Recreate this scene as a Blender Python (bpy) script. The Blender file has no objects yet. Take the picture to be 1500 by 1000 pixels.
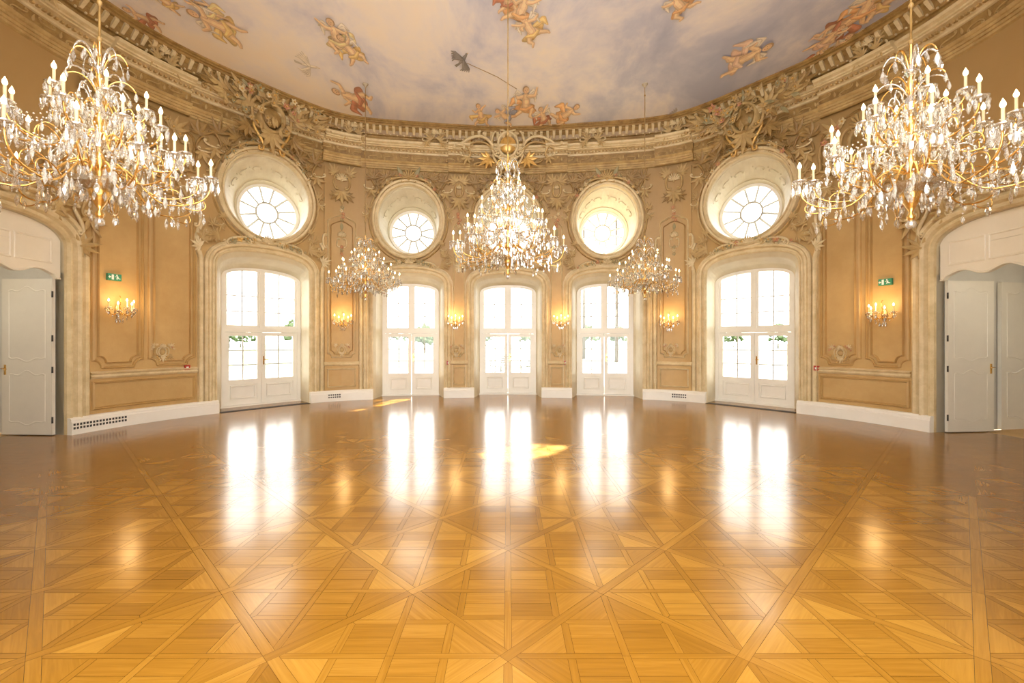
import bpy, math, random, bisect
from mathutils import Vector, Matrix
random.seed(7)
pi=math.pi
# ------------------------------------------------------------------ room model
A,B,CY=7.15,5.62,6.70
H_CEIL=7.1
AX=744.0; F=667.0; CAMH=1.5
def ell(t):
    k=1+.058*math.exp(-((abs(t)-.60)/.22)**2)
    return (A*math.sin(t)*k, CY+B*math.cos(t)*k)
def nin(t):
    e=1e-3; a=ell(t-e); b=ell(t+e); dx,dy=b[0]-a[0],b[1]-a[1]; l=math.hypot(dx,dy)
    return (dy/l,-dx/l)
NT=4000
TT=[-pi+2*pi*i/NT for i in range(NT+1)]
UU=[0.0]
for i in range(NT):
    a=ell(TT[i]); b=ell(TT[i+1]); UU.append(UU[-1]+math.hypot(b[0]-a[0],b[1]-a[1]))
_m=UU[NT//2]; UU=[x-_m for x in UU]
def t_of(u):
    i=bisect.bisect_left(UU,u); i=max(1,min(NT,i))
    f=(u-UU[i-1])/(UU[i]-UU[i-1]); return TT[i-1]+f*(TT[i]-TT[i-1])
def u_of(t):
    x=(t+pi)/(2*pi)*NT; i=max(0,min(NT-1,int(x))); return UU[i]+(x-i)*(UU[i+1]-UU[i])
def W(p):
    u,z,d=p
    t=t_of(u); x,y=ell(t); n=nin(t)
    return (x+d*n[0], y+d*n[1], z)
def u_at(px):
    r=(px-AX)/F; lo,hi=-1.75,1.75
    for _ in range(50):
        m=(lo+hi)/2; x,y=ell(m)
        if x/y<r: lo=m
        else: hi=m
    return u_of((lo+hi)/2)
def z_at(px,py):
    y=W((u_at(px),0,0))[1]; return CAMH+(500-py)*y/F
def frame_at(u,z,d=0):
    t=t_of(u); q=nin(t); n=Vector((q[0],q[1],0))
    tx=Vector((n.y,-n.x,0))
    M=Matrix.Identity(4)
    for i in range(3):
        M[i][0]=tx[i]; M[i][1]=n[i]; M[i][2]=(0,0,1)[i]
    p=W((u,z,d))
    for i in range(3): M[i][3]=p[i]
    return M
UMAX=u_of(math.acos((1.5-CY)/B))
# ------------------------------------------------------------------ materials
def nodes_of(m):
    m.use_nodes=True; return m.node_tree.nodes,m.node_tree.links
def stucco(name,c1,c2,scale=3.0,rough=.6,metal=0.0,bump=.15,bscale=40,zdark=None):
    m=bpy.data.materials.new(name); n,l=nodes_of(m); b=n['Principled BSDF']
    geo=n.new('ShaderNodeNewGeometry')
    no=n.new('ShaderNodeTexNoise'); no.inputs['Scale'].default_value=scale; no.inputs['Detail'].default_value=6; no.inputs['Roughness'].default_value=.65
    l.new(geo.outputs['Position'],no.inputs['Vector'])
    r=n.new('ShaderNodeValToRGB'); r.color_ramp.elements[0].position=.32; r.color_ramp.elements[1].position=.68
    r.color_ramp.elements[0].color=(*c1,1); r.color_ramp.elements[1].color=(*c2,1)
    l.new(no.outputs['Fac'],r.inputs['Fac'])
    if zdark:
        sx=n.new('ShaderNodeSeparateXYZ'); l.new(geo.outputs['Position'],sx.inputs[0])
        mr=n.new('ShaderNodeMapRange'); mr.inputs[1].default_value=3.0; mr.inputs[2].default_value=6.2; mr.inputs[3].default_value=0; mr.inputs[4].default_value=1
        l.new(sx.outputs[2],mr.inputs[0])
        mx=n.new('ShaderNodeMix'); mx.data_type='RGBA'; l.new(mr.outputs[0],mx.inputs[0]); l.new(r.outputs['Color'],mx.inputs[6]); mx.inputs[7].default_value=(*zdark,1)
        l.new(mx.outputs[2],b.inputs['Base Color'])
    else: l.new(r.outputs['Color'],b.inputs['Base Color'])
    b.inputs['Roughness'].default_value=rough; b.inputs['Metallic'].default_value=metal
    if bump>0:
        n2=n.new('ShaderNodeTexNoise'); n2.inputs['Scale'].default_value=bscale; n2.inputs['Detail'].default_value=3
        l.new(geo.outputs['Position'],n2.inputs['Vector'])
        bp=n.new('ShaderNodeBump'); bp.inputs['Strength'].default_value=bump; bp.inputs['Distance'].default_value=.01
        l.new(n2.outputs['Fac'],bp.inputs['Height']); l.new(bp.outputs['Normal'],b.inputs['Normal'])
    return m
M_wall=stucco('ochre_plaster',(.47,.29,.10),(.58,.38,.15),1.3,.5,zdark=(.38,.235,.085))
M_cream=stucco('cream_stucco',(.56,.43,.22),(.74,.60,.36),5,.5)
M_tan=stucco('tan_stucco',(.37,.235,.085),(.56,.39,.16),5,.5)
M_brown=stucco('brown_gilded_stucco',(.21,.115,.032),(.41,.26,.085),6,.45)
M_gilt=stucco('gilt',(.55,.32,.08),(.85,.55,.18),8,.35,.45)
M_rose=stucco('rose_paint',(.42,.17,.08),(.58,.28,.15),9,.5)
M_sage=stucco('sage_paint',(.26,.22,.10),(.40,.34,.18),9,.5)
M_blue=stucco('grey_stucco',(.40,.33,.22),(.52,.44,.31),9,.5)
M_white=stucco('white_paint',(.80,.76,.66),(.86,.82,.73),2,.35,bump=.03)
M_bars=stucco('glazing_bar_paint',(.50,.48,.43),(.56,.54,.48),2,.4,bump=0)
M_reveal=stucco('ivory_reveal_plaster',(.60,.51,.34),(.70,.62,.44),3,.5)
M_panelw=stucco('pale_cream_paint',(.78,.71,.56),(.84,.77,.62),2,.4,bump=.03)
M_door=stucco('warm_white_lacquer',(.68,.63,.53),(.73,.68,.57),2,.35,bump=.02)
M_brass=stucco('brass',(.62,.36,.09),(.90,.60,.22),20,.22,.88,bump=0)
M_dark=stucco('dark_metal',(.04,.035,.03),(.07,.06,.05),20,.4,.5,bump=0)
M_red=stucco('red_plastic',(.40,.02,.01),(.45,.03,.02),20,.35,bump=0)
M_green=stucco('green_sign_plastic',(.03,.24,.13),(.05,.28,.16),20,.4,bump=0)
M_signw=stucco('sign_white',(.85,.88,.85),(.9,.92,.9),20,.4,bump=0)
M_black=stucco('black_void',(.015,.012,.01),(.02,.018,.015),20,.6,bump=0)
M_grey=stucco('vent_slot_grey',(.035,.03,.025),(.05,.045,.04),20,.6,bump=0)
M_leaf=stucco('foliage',(.06,.10,.03),(.11,.15,.06),1.5,.7,bump=.5,bscale=5)
M_bark=stucco('bark',(.10,.08,.06),(.15,.12,.09),4,.8)
M_lawn=stucco('lawn_grass',(.026,.046,.012),(.040,.058,.021),.25,.9,bump=.3)
M_terr=stucco('terrace_gravel',(.085,.08,.072),(.12,.11,.10),2,.9)
M_alc=stucco('alcove_plaster',(.60,.57,.50),(.66,.63,.56),2,.6)
M_candle=stucco('candle_sleeve',(.62,.46,.26),(.70,.54,.32),9,.4,bump=0)
def mk_emit(name,c,s):
    m=bpy.data.materials.new(name); n,l=nodes_of(m); n.clear()
    e=n.new('ShaderNodeEmission'); e.inputs[0].default_value=(*c,1); e.inputs[1].default_value=s
    o=n.new('ShaderNodeOutputMaterial'); l.new(e.outputs[0],o.inputs[0])
    try: m.cycles.emission_sampling='NONE'
    except Exception: pass
    return m
M_bulb=mk_emit('lit_bulb',(1,.80,.46),10)
def mk_crystal():
    m=bpy.data.materials.new('crystal'); n,l=nodes_of(m); n.clear()
    g=n.new('ShaderNodeBsdfGlossy'); g.inputs['Roughness'].default_value=.03; g.inputs[0].default_value=(.84,.83,.80,1)
    t=n.new('ShaderNodeBsdfTransparent'); t.inputs[0].default_value=(.88,.87,.84,1)
    d2=n.new('ShaderNodeBsdfDiffuse'); d2.inputs[0].default_value=(.78,.75,.69,1)
    b=n.new('ShaderNodeMixShader'); b.inputs[0].default_value=.52; l.new(g.outputs[0],b.inputs[1]); l.new(t.outputs[0],b.inputs[2])
    c=n.new('ShaderNodeMixShader'); c.inputs[0].default_value=.12; l.new(b.outputs[0],c.inputs[1]); l.new(d2.outputs[0],c.inputs[2])
    o=n.new('ShaderNodeOutputMaterial'); l.new(c.outputs[0],o.inputs[0]); return m
M_crys=mk_crystal()
def mk_glass():
    m=bpy.data.materials.new('window_glass'); n,l=nodes_of(m); n.clear()
    g=n.new('ShaderNodeBsdfGlossy'); g.inputs['Roughness'].default_value=.02
    t=n.new('ShaderNodeBsdfTransparent'); t.inputs[0].default_value=(.97,.99,.98,1)
    b=n.new('ShaderNodeMixShader'); b.inputs[0].default_value=.06; l.new(t.outputs[0],b.inputs[1]); l.new(g.outputs[0],b.inputs[2])
    o=n.new('ShaderNodeOutputMaterial'); l.new(b.outputs[0],o.inputs[0]); return m
M_glass=mk_glass()
def mk_parquet():
    m=bpy.data.materials.new('oak_parquet'); n,l=nodes_of(m); b=n['Principled BSDF']
    uv=n.new('ShaderNodeUVMap'); uv.uv_map='grain'
    mp=n.new('ShaderNodeMapping'); mp.inputs['Scale'].default_value=(1.8,34,1); l.new(uv.outputs[0],mp.inputs[0])
    no=n.new('ShaderNodeTexNoise'); no.inputs['Scale'].default_value=1.6; no.inputs['Detail'].default_value=7; no.inputs['Distortion'].default_value=1.0
    l.new(mp.outputs[0],no.inputs['Vector'])
    at=n.new('ShaderNodeAttribute'); at.attribute_name='tone'
    geo=n.new('ShaderNodeNewGeometry')
    ad=n.new('ShaderNodeMath'); ad.operation='MULTIPLY_ADD'; ad.inputs[1].default_value=.32; l.new(no.outputs['Fac'],ad.inputs[0])
    ml=n.new('ShaderNodeMath'); ml.operation='MULTIPLY_ADD'; ml.inputs[1].default_value=.90; ml.inputs[2].default_value=-.04; l.new(at.outputs['Fac'],ml.inputs[0]); l.new(ml.outputs[0],ad.inputs[2])
    r=n.new('ShaderNodeValToRGB'); e=r.color_ramp.elements
    e[0].position=.10; e[0].color=(.085,.028,.002,1); e[1].position=.95; e[1].color=(.46,.235,.034,1)
    x=e.new(.52); x.color=(.255,.110,.010,1)
    l.new(ad.outputs[0],r.inputs[0]); l.new(r.outputs['Color'],b.inputs['Base Color'])
    n2=n.new('ShaderNodeTexNoise'); n2.inputs['Scale'].default_value=2.2; n2.inputs['Detail'].default_value=4
    l.new(geo.outputs['Position'],n2.inputs['Vector'])
    mr=n.new('ShaderNodeMapRange'); mr.inputs[3].default_value=.14; mr.inputs[4].default_value=.22; l.new(n2.outputs['Fac'],mr.inputs[0]); l.new(mr.outputs[0],b.inputs['Roughness'])
    b.inputs['IOR'].default_value=1.64
    b.inputs['Specular Tint'].default_value=(1,.90,.70,1)
    return m
M_parq=mk_parquet()
def mk_ceil():
    m=bpy.data.materials.new('painted_sky_fresco'); n,l=nodes_of(m); b=n['Principled BSDF']
    geo=n.new('ShaderNodeNewGeometry')
    mp=n.new('ShaderNodeMapping'); mp.inputs['Scale'].default_value=(.42,.26,1); mp.inputs['Location'].default_value=(3.1,1.7,0); l.new(geo.outputs['Position'],mp.inputs[0])
    no=n.new('ShaderNodeTexNoise'); no.inputs['Scale'].default_value=1.3; no.inputs['Detail'].default_value=10; no.inputs['Roughness'].default_value=.6; no.inputs['Distortion'].default_value=.35
    l.new(mp.outputs[0],no.inputs['Vector'])
    r=n.new('ShaderNodeValToRGB'); e=r.color_ramp.elements
    e[0].position=.30; e[0].color=(.46,.49,.63,1); e[1].position=.70; e[1].color=(.98,.87,.72,1)
    for p,c in((.40,(.60,.61,.72,1)),(.47,(.76,.74,.79,1)),(.55,(.89,.84,.81,1)),(.62,(.95,.87,.77,1))):
        x=e.new(p); x.color=c
    sx=n.new('ShaderNodeSeparateXYZ'); l.new(geo.outputs['Position'],sx.inputs[0])
    ma=n.new('ShaderNodeMath'); ma.operation='MULTIPLY_ADD'; ma.inputs[1].default_value=-.018; l.new(sx.outputs[0],ma.inputs[0]); l.new(no.outputs['Fac'],ma.inputs[2])
    l.new(ma.outputs[0],r.inputs[0]); l.new(r.outputs['Color'],b.inputs['Base Color']); b.inputs['Roughness'].default_value=.6
    return m
M_ceil=mk_ceil()
def mk_paint():
    m=bpy.data.materials.new('fresco_figure_paint'); n,l=nodes_of(m); b=n['Principled BSDF']
    at=n.new('ShaderNodeAttribute'); at.attribute_name='Col'
    geo=n.new('ShaderNodeNewGeometry'); no=n.new('ShaderNodeTexNoise'); no.inputs['Scale'].default_value=7; no.inputs['Detail'].default_value=5
    l.new(geo.outputs['Position'],no.inputs['Vector'])
    mr=n.new('ShaderNodeMapRange'); mr.inputs[1].default_value=.3; mr.inputs[2].default_value=.7; mr.inputs[3].default_value=.8; mr.inputs[4].default_value=1.2; l.new(no.outputs['Fac'],mr.inputs[0])
    mx=n.new('ShaderNodeVectorMath'); mx.operation='SCALE'; l.new(at.outputs['Color'],mx.inputs[0]); l.new(mr.outputs[0],mx.inputs['Scale'])
    mm=n.new('ShaderNodeMix'); mm.data_type='RGBA'; mm.inputs[0].default_value=.18; l.new(mx.outputs[0],mm.inputs[6]); mm.inputs[7].default_value=(.90,.78,.60,1)
    l.new(mm.outputs[2],b.inputs['Base Color']); b.inputs['Roughness'].default_value=.65
    return m
M_paint=mk_paint()
# ------------------------------------------------------------------ mesh builder
ORG={}
COL=bpy.context.scene.collection
class MB:
    def __init__(s): s.v=[];s.f=[];s.m=[];s.s=[];s.c=[]
    def add(s,v,f,mat=0,smooth=False,col=None):
        o=len(s.v); s.v+=[tuple(p) for p in v]
        for q in f: s.f.append(tuple(i+o for i in q)); s.m.append(mat); s.s.append(smooth); s.c.append(col)
    def obj(s,name,mats,mapper=None,parent=None,label=None,category=None,kind=None,local=False,loc=None,group=None):
        v=[mapper(p) for p in s.v] if mapper else s.v
        if local: o=(0,0,0)
        else:
            xs=[p[0] for p in v];ys=[p[1] for p in v];zs=[p[2] for p in v]
            o=((min(xs)+max(xs))/2,(min(ys)+max(ys))/2,min(zs))
        me=bpy.data.meshes.new(name); me.from_pydata([(p[0]-o[0],p[1]-o[1],p[2]-o[2]) for p in v],[],s.f)
        for x in mats: me.materials.append(x)
        me.polygons.foreach_set('material_index',s.m); me.polygons.foreach_set('use_smooth',s.s)
        if any(c is not None for c in s.c):
            at=me.color_attributes.new('Col','FLOAT_COLOR','CORNER')
            for p,c in zip(me.polygons,s.c):
                for li in p.loop_indices: at.data[li].color=(*(c or (1,1,1)),1)
        me.update()
        ob=bpy.data.objects.new(name,me); COL.objects.link(ob)
        if parent:
            ob.parent=parent
            if local: ob.location=loc or (0,0,0)
            else:
                po=ORG.get(parent.name,(0,0,0)); ob.location=(o[0]-po[0],o[1]-po[1],o[2]-po[2])
        else: ob.location=loc if (local and loc) else o
        ORG[ob.name]=o
        if label: ob['label']=label
        if category and not parent: ob['category']=category
        if kind: ob['kind']=kind
        if group: ob['group']=group
        return ob
def box(mb,a0,a1,b0,b1,c0,c1,mat=0,sub=1):
    v=[];f=[]
    for i in range(sub+1):
        a=a0+(a1-a0)*i/sub
        v+=[(a,b0,c0),(a,b1,c0),(a,b1,c1),(a,b0,c1)]
    for i in range(sub):
        o=4*i
        for j in range(4): f.append((o+j,o+(j+1)%4,o+4+(j+1)%4,o+4+j))
    f.append((3,2,1,0)); o=4*sub; f.append((o,o+1,o+2,o+3))
    mb.add(v,f,mat)
def lathe(mb,prof,n=12,c=(0,0,0),mat=0,smooth=True,sy=1.0):
    v=[];f=[]
    for r,z in prof:
        for i in range(n):
            a=2*pi*i/n; v.append((c[0]+r*math.cos(a),c[1]+r*sy*math.sin(a),c[2]+z))
    for k in range(len(prof)-1):
        for i in range(n):
            j=(i+1)%n; f.append((k*n+i,k*n+j,(k+1)*n+j,(k+1)*n+i))
    mb.add(v,f,mat,smooth)
def tube(mb,pts,rad,n=6,mat=0,ref=(0,0,1),smooth=True):
    P=[Vector(p) for p in pts]; N=len(P); v=[];f=[]
    R=rad if hasattr(rad,'__len__') else [rad]*N
    ref=Vector(ref)
    for i in range(N):
        t=(P[min(i+1,N-1)]-P[max(i-1,0)])
        if t.length<1e-9: t=Vector((1,0,0))
        t.normalize(); s=t.cross(ref)
        if s.length<1e-3: s=t.cross(Vector((1,0,0)))
        s.normalize(); b=s.cross(t)
        for k in range(n):
            a=2*pi*k/n; q=P[i]+R[i]*(math.cos(a)*s+math.sin(a)*b); v.append(tuple(q))
    for i in range(N-1):
        for k in range(n):
            j=(k+1)%n; f.append((i*n+k,i*n+j,(i+1)*n+j,(i+1)*n+k))
    f.append(tuple(range(n))[::-1]); f.append(tuple((N-1)*n+k for k in range(n)))
    mb.add(v,f,mat,smooth)
def ball(mb,c,r,mat=0,n=7,m=5,sd=1.0,axis=2):
    v=[];f=[]
    for i in range(m+1):
        th=pi*i/m
        for k in range(n):
            ph=2*pi*k/n; p=[r*math.sin(th)*math.cos(ph),r*math.sin(th)*math.sin(ph),r*math.cos(th)]
            p[axis]*=sd; v.append((c[0]+p[0],c[1]+p[1],c[2]+p[2]))
    for i in range(m):
        for k in range(n):
            j=(k+1)%n; f.append((i*n+k,i*n+j,(i+1)*n+j,(i+1)*n+k))
    mb.add(v,f,mat,True)
def bez(p0,p1,p2,p3,n=12):
    P=[Vector(p) for p in(p0,p1,p2,p3)]; o=[]
    for i in range(n+1):
        t=i/n; q=(1-t)**3*P[0]+3*(1-t)**2*t*P[1]+3*(1-t)*t*t*P[2]+t**3*P[3]; o.append(tuple(q))
    return o
def sweep(mb,path,prof,closed=False,mat=0,smooth=False,d0=0.0):
    N=len(path); K=len(prof); v=[];f=[]
    for i in range(N):
        if closed: a=path[(i-1)%N]; b=path[(i+1)%N]
        else: a=path[max(i-1,0)]; b=path[min(i+1,N-1)]
        c=path[i]
        def nrm(p,q):
            dx,dz=q[0]-p[0],q[1]-p[1]; l=math.hypot(dx,dz) or 1e-9; return (-dz/l,dx/l)
        if a==c: n=nrm(c,b); s=1
        elif b==c: n=nrm(a,c); s=1
        else:
            n1=nrm(a,c);n2=nrm(c,b); nx,nz=n1[0]+n2[0],n1[1]+n2[1]; l=math.hypot(nx,nz) or 1e-9
            n=(nx/l,nz/l); s=min(1.6,1/max(.3,(n[0]*n1[0]+n[1]*n1[1])))
        for la,d in prof: v.append((c[0]+n[0]*la*s,c[1]+n[1]*la*s,d+d0))
    R=N if closed else N-1
    for i in range(R):
        j=(i+1)%N
        for k in range(K-1): f.append((i*K+k,j*K+k,j*K+k+1,i*K+k+1))
    mb.add(v,f,mat,smooth)
def densify(path,step=.12,closed=False):
    o=[];N=len(path)
    for i in range(N if closed else N-1):
        a=path[i];b=path[(i+1)%N]; L=math.hypot(b[0]-a[0],b[1]-a[1]); k=max(1,int(math.ceil(L/step)))
        for j in range(k): o.append((a[0]+(b[0]-a[0])*j/k,a[1]+(b[1]-a[1])*j/k))
    if not closed: o.append(path[-1])
    return o
# ------------------------------------------------------------------ ornament kit (wall space u,z,d)
OM=[M_cream,M_gilt,M_rose,M_sage,M_tan,M_brown,M_blue,M_reveal]
def scroll(mb,u,z,h,L,bend=1.2,end1=6.,end2=6.,r=.03,d=.03,mat=0,S=False,n=6):
    r*=.85
    def half(sg,T,base):
        x,y,a=u,z,h+(0 if sg>0 else pi); N=26; hl=L/2; A4=4*T/hl**4; o=[]
        for i in range(N):
            s=hl*(i+.5)/N; k=(base/hl+A4*s**3)
            a+=k*hl/N*(1 if sg>0 else -1)*(1 if (sg>0 or not S) else -1)
            x+=math.cos(a)*hl/N; y+=math.sin(a)*hl/N; o.append((x,y))
        return o
    fw=half(1,end1,bend/2); bw=half(-1,end2,bend/2)
    P=bw[::-1]+[(u,z)]+fw; N=len(P); pts=[];R=[]
    for i,(x,y) in enumerate(P):
        q=abs(2*i/(N-1)-1); R.append(r*(1.15-.65*q)); pts.append((x,y,d+r*.3*(1-q)))
    tube(mb,pts,R,n,mat)
    for e in(P[0],P[-1]): ball(mb,(e[0],e[1],d),r*.95,mat)
def leaf(mb,u,z,a,L,w,d=.02,mat=0,curl=.3,bend=0.0):
    v=[];f=[];N=6; x,y=u,z; ang=a
    prof=[.25,.8,1.0,.85,.5,.0]
    for i in range(N):
        t=i/(N-1); ww=w*prof[i]*.5; nx,ny=-math.sin(ang),math.cos(ang); dd=d+curl*L*t*t*.5
        v+=[(x+nx*ww,y+ny*ww,dd),(x,y,dd+.22*w+.005),(x-nx*ww,y-ny*ww,dd)]
        ang+=bend/(N-1); x+=math.cos(ang)*L/(N-1); y+=math.sin(ang)*L/(N-1)
    for i in range(N-1):
        o=3*i; f+=[(o,o+3,o+4,o+1),(o+1,o+4,o+5,o+2)]
    mb.add(v,f,mat,True)
def acanthus(mb,u,z,a,L,mat=0,d=.02,k=7,spread=2.2):
    for i in range(k):
        t=i/(k-1)*2-1; leaf(mb,u,z,a+t*spread/2,L*(1-.45*abs(t)),L*.24,d+.02*(1-abs(t)),mat,.28,bend=t*.9)
def flower(mb,u,z,r,mat=2,d=.04):
    a0=random.random()*6
    for i in range(5): leaf(mb,u,z,a0+i*2*pi/5,r,r*.75,d,mat,.4)
    ball(mb,(u,z,d+r*.3),r*.28,1,6,4)
def shell(mb,u,z,R,a=pi/2,spread=2.6,k=9,mat=0,d=.04):
    for i in range(k):
        t=i/(k-1)*2-1; aa=a+t*spread/2; rr=R*(1-.25*t*t)
        tube(mb,[(u+math.cos(aa)*rr*s,z+math.sin(aa)*rr*s,d+.10*R*4*s*(1.15-s)) for s in(0.08,.3,.55,.8,1)],[R*.03,R*.06,R*.09,R*.11,R*.05],5,mat)
    ball(mb,(u,z,d+.02),R*.16,mat)
def garland(mb,p0,p1,sag,r=.045,d=.05,mats=(2,3,0,1,3,4)):
    L=math.hypot(p1[0]-p0[0],p1[1]-p0[1]); k=max(4,int((L+sag)/(r*1.3)))
    for i in range(k+1):
        t=i/k; s=4*t*(1-t); u=p0[0]+(p1[0]-p0[0])*t; z=p0[1]+(p1[1]-p0[1])*t-sag*s
        rr=r*(.7+.7*s)
        if i%2: flower(mb,u,z+random.uniform(-.01,.01),rr,random.choice(mats),d)
        else:
            for q in(-1,1): leaf(mb,u,z,random.random()*6,rr*1.7,rr*.7,d-.01,3 if random.random()<.5 else 4,.2)
def cartouche(mb,u,z,s,base=0,alt=4,fl=True,d=.03):
    ball(mb,(u,z,d),.17*s,alt,14,8,.35)
    ring=[(u+.20*s*math.cos(a),z+.24*s*math.sin(a)) for a in [2*pi*i/28 for i in range(28)]]
    sweep(mb,ring,[(-.03*s,0),(-.02*s,d+.06*s),(.02*s,d+.06*s),(.03*s,0)],True,base,True)
    shell(mb,u,z+.24*s,.26*s,mat=base,d=d+.02)
    for q in(-1,1):
        scroll(mb,u+q*.33*s,z+.02*s,pi/2,.95*s,bend=q*1.6,end1=q*5,end2=q*5,r=.032*s,d=d+.02,mat=base)
        scroll(mb,u+q*.22*s,z-.36*s,(pi*.30 if q>0 else pi*.70),.7*s,bend=q*.6,end1=q*5,end2=q*4,r=.028*s,d=d+.01,mat=1 if alt!=1 else 0,S=True)
        acanthus(mb,u+q*.40*s,z+.30*s,pi/2-q*.8,.32*s,base,d)
        acanthus(mb,u+q*.36*s,z-.25*s,-pi/2+q*.9,.30*s,alt,d)
        if fl:
            for k in range(4): flower(mb,u+q*(.30+.10*k)*s,z+(.44-.09*k)*s,.07*s,random.choice([2,0,0,4]),d+.03)
    acanthus(mb,u,z-.26*s,-pi/2,.40*s,base,d)
def rocaille(mb,u,z,s,mat,d,q=1):
    a=pi/2-q*.5
    scroll(mb,u,z,a,.55*s,bend=-q*1.2,end1=-q*5,end2=-q*5,r=.026*s,d=d,mat=mat)
    scroll(mb,u+q*.12*s,z-.16*s,a-q*.9,.42*s,bend=q*1.0,end1=q*5,end2=q*5,r=.022*s,d=d,mat=0)
    acanthus(mb,u,z+.1*s,a+q*.3,.30*s,mat,d,6); acanthus(mb,u+q*.05*s,z-.18*s,-pi/2+q*.4,.26*s,4,d,5)
# ------------------------------------------------------------------ openings
def arch_path(hw,hs,rise,uc=0,z0=0,n=24):
    P=[(uc-hw,z0),(uc-hw,hs)]
    e=2/2.5
    for i in range(1,n):
        t=pi-pi*i/n; c,s=math.cos(t),math.sin(t)
        P.append((uc+hw*math.copysign(abs(c)**e,c),hs+rise*abs(s)**e))
    P+=[(uc+hw,hs),(uc+hw,z0)]
    return P
def arch_z(s,hw,hs,rise):
    q=abs(s/hw)
    return None if q>=1.0001 else hs+rise*max(0,1-q**2.5)**(1/2.5)
DOORS=[]
for i,(px,sc) in enumerate([(389,1.1),(599,1.0),(744,.98),(889,1.0),(1099,1.1)]):
    uc=u_at(px) if px!=744 else 0.0
    side=(sc>1.05); sg=(1 if i<2 else -1 if i>2 else 0)
    DOORS.append(dict(u=uc,hw=.91 if not side else 1.0,hs=2.98 if not side else 3.12,rise=.34 if not side else .38,
        bu=uc+sg*(.17 if side else .03), gu=uc+sg*((.38 if i==0 else .32) if side else .07),
        bw=.75 if not side else .86,bhs=2.84 if not side else 2.95,brise=.26 if not side else .28,
        ou=uc+(sg*.06 if side else 0),
        oz=4.72 if not side else 4.80,orx=.79 if not side else .93,ory=.90 if not side else .94,
        gz=4.56 if not side else 4.66,gr=.63 if not side else .69))
SD=dict(w=1.9,hs=2.98,rise=.42)
SIDES=[dict(u=u_at(1372)+.95,s=1),dict(u=u_at(94)-.95,s=-1)]
HWALL=6.35
def holes(u,inner=True):
    o=[]
    for D in DOORS:
        if inner: hw,hs,ri=D['hw'],D['hs'],D['rise']; rx,ry,cz=D['orx'],D['ory'],D['oz']; s=u-D['u']; s2=u-D['ou']
        else: hw,hs,ri=D['bw'],D['bhs'],D['brise']; rx=ry=D['gr']; cz=D['gz']; s=u-D['bu']; s2=u-D['gu']
        if abs(s)<hw-1e-6: o.append((0,arch_z(s,hw,hs,ri)))
        if abs(s2)<rx: h=ry*math.sqrt(max(0,1-(s2/rx)**2)); o.append((cz-h,cz+h))
    for S in SIDES:
        s=u-S['u']
        if abs(s)<.95-1e-6: o.append((0,arch_z(s,.95,SD['hs'],SD['rise'])))
    return o
def wall_mesh(ua,ub,name,label):
    mb=MB()
    for inner,dd in((True,0.0),(False,-.95)):
        br=set([ua,ub])
        x=ua
        while x<ub: br.add(x); x+=.10
        for D in DOORS:
            for c0,hw in(((D['u'],D['hw']),(D['ou'],D['orx'])) if inner else ((D['bu'],D['bw']),(D['gu'],D['gr']))):
                for k in range(0,25):
                    for q in(-1,1):
                        br.add(c0+q*hw*math.sin(pi/2*k/24))
        for S in SIDES:
            for k in range(0,21):
                for q in(-1,1): br.add(S['u']+q*.95*math.sin(pi/2*k/20))
        br=sorted(b for b in br if ua-1e-9<=b<=ub+1e-9)
        clean=[br[0]]
        for b in br[1:]:
            if b-clean[-1]>1e-5: clean.append(b)
        for a,b in zip(clean[:-1],clean[1:]):
            m=(a+b)/2
            ha=holes(a+(m-a)*1e-3,inner); hb=holes(b-(b-m)*1e-3,inner); hm=holes(m,inner)
            if len(ha)!=len(hm): ha=hm
            if len(hb)!=len(hm): hb=hm
            za=[0];zb=[0]
            for (l1,h1),(l2,h2) in zip(sorted(ha),sorted(hb)): za+=[l1,h1]; zb+=[l2,h2]
            za.append(HWALL+.5);zb.append(HWALL+.5)
            for k in range(0,len(za),2):
                if za[k+1]-za[k]<1e-6 and zb[k+1]-zb[k]<1e-6: continue
                mb.add([(a,za[k],dd),(b,zb[k],dd),(b,zb[k+1],dd),(a,za[k+1],dd)],[(0,1,2,3)])
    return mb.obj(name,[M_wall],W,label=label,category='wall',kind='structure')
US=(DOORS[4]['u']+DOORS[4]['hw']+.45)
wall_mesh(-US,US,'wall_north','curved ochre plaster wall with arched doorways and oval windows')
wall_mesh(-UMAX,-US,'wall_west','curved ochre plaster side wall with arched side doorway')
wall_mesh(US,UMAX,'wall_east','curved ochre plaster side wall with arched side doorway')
TN=[0]
def trim(mb,label,mats=None,category='trim',group=None):
    TN[0]+=1
    return mb.obj('trim_%d'%TN[0],mats or OM,W,label=label,category=category,kind='structure',group=group)
def loft(mb,paths,mat=0,smooth=True,closed=False):
    K=len(paths[0][0]); v=[];f=[]
    for P,d in paths: v+=[(p[0],p[1],d) for p in P]
    for i in range(len(paths)-1):
        for k in range(K if closed else K-1):
            j=(k+1)%K; f.append((i*K+k,i*K+j,(i+1)*K+j,(i+1)*K+k))
    mb.add(v,f,mat,smooth)
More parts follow.
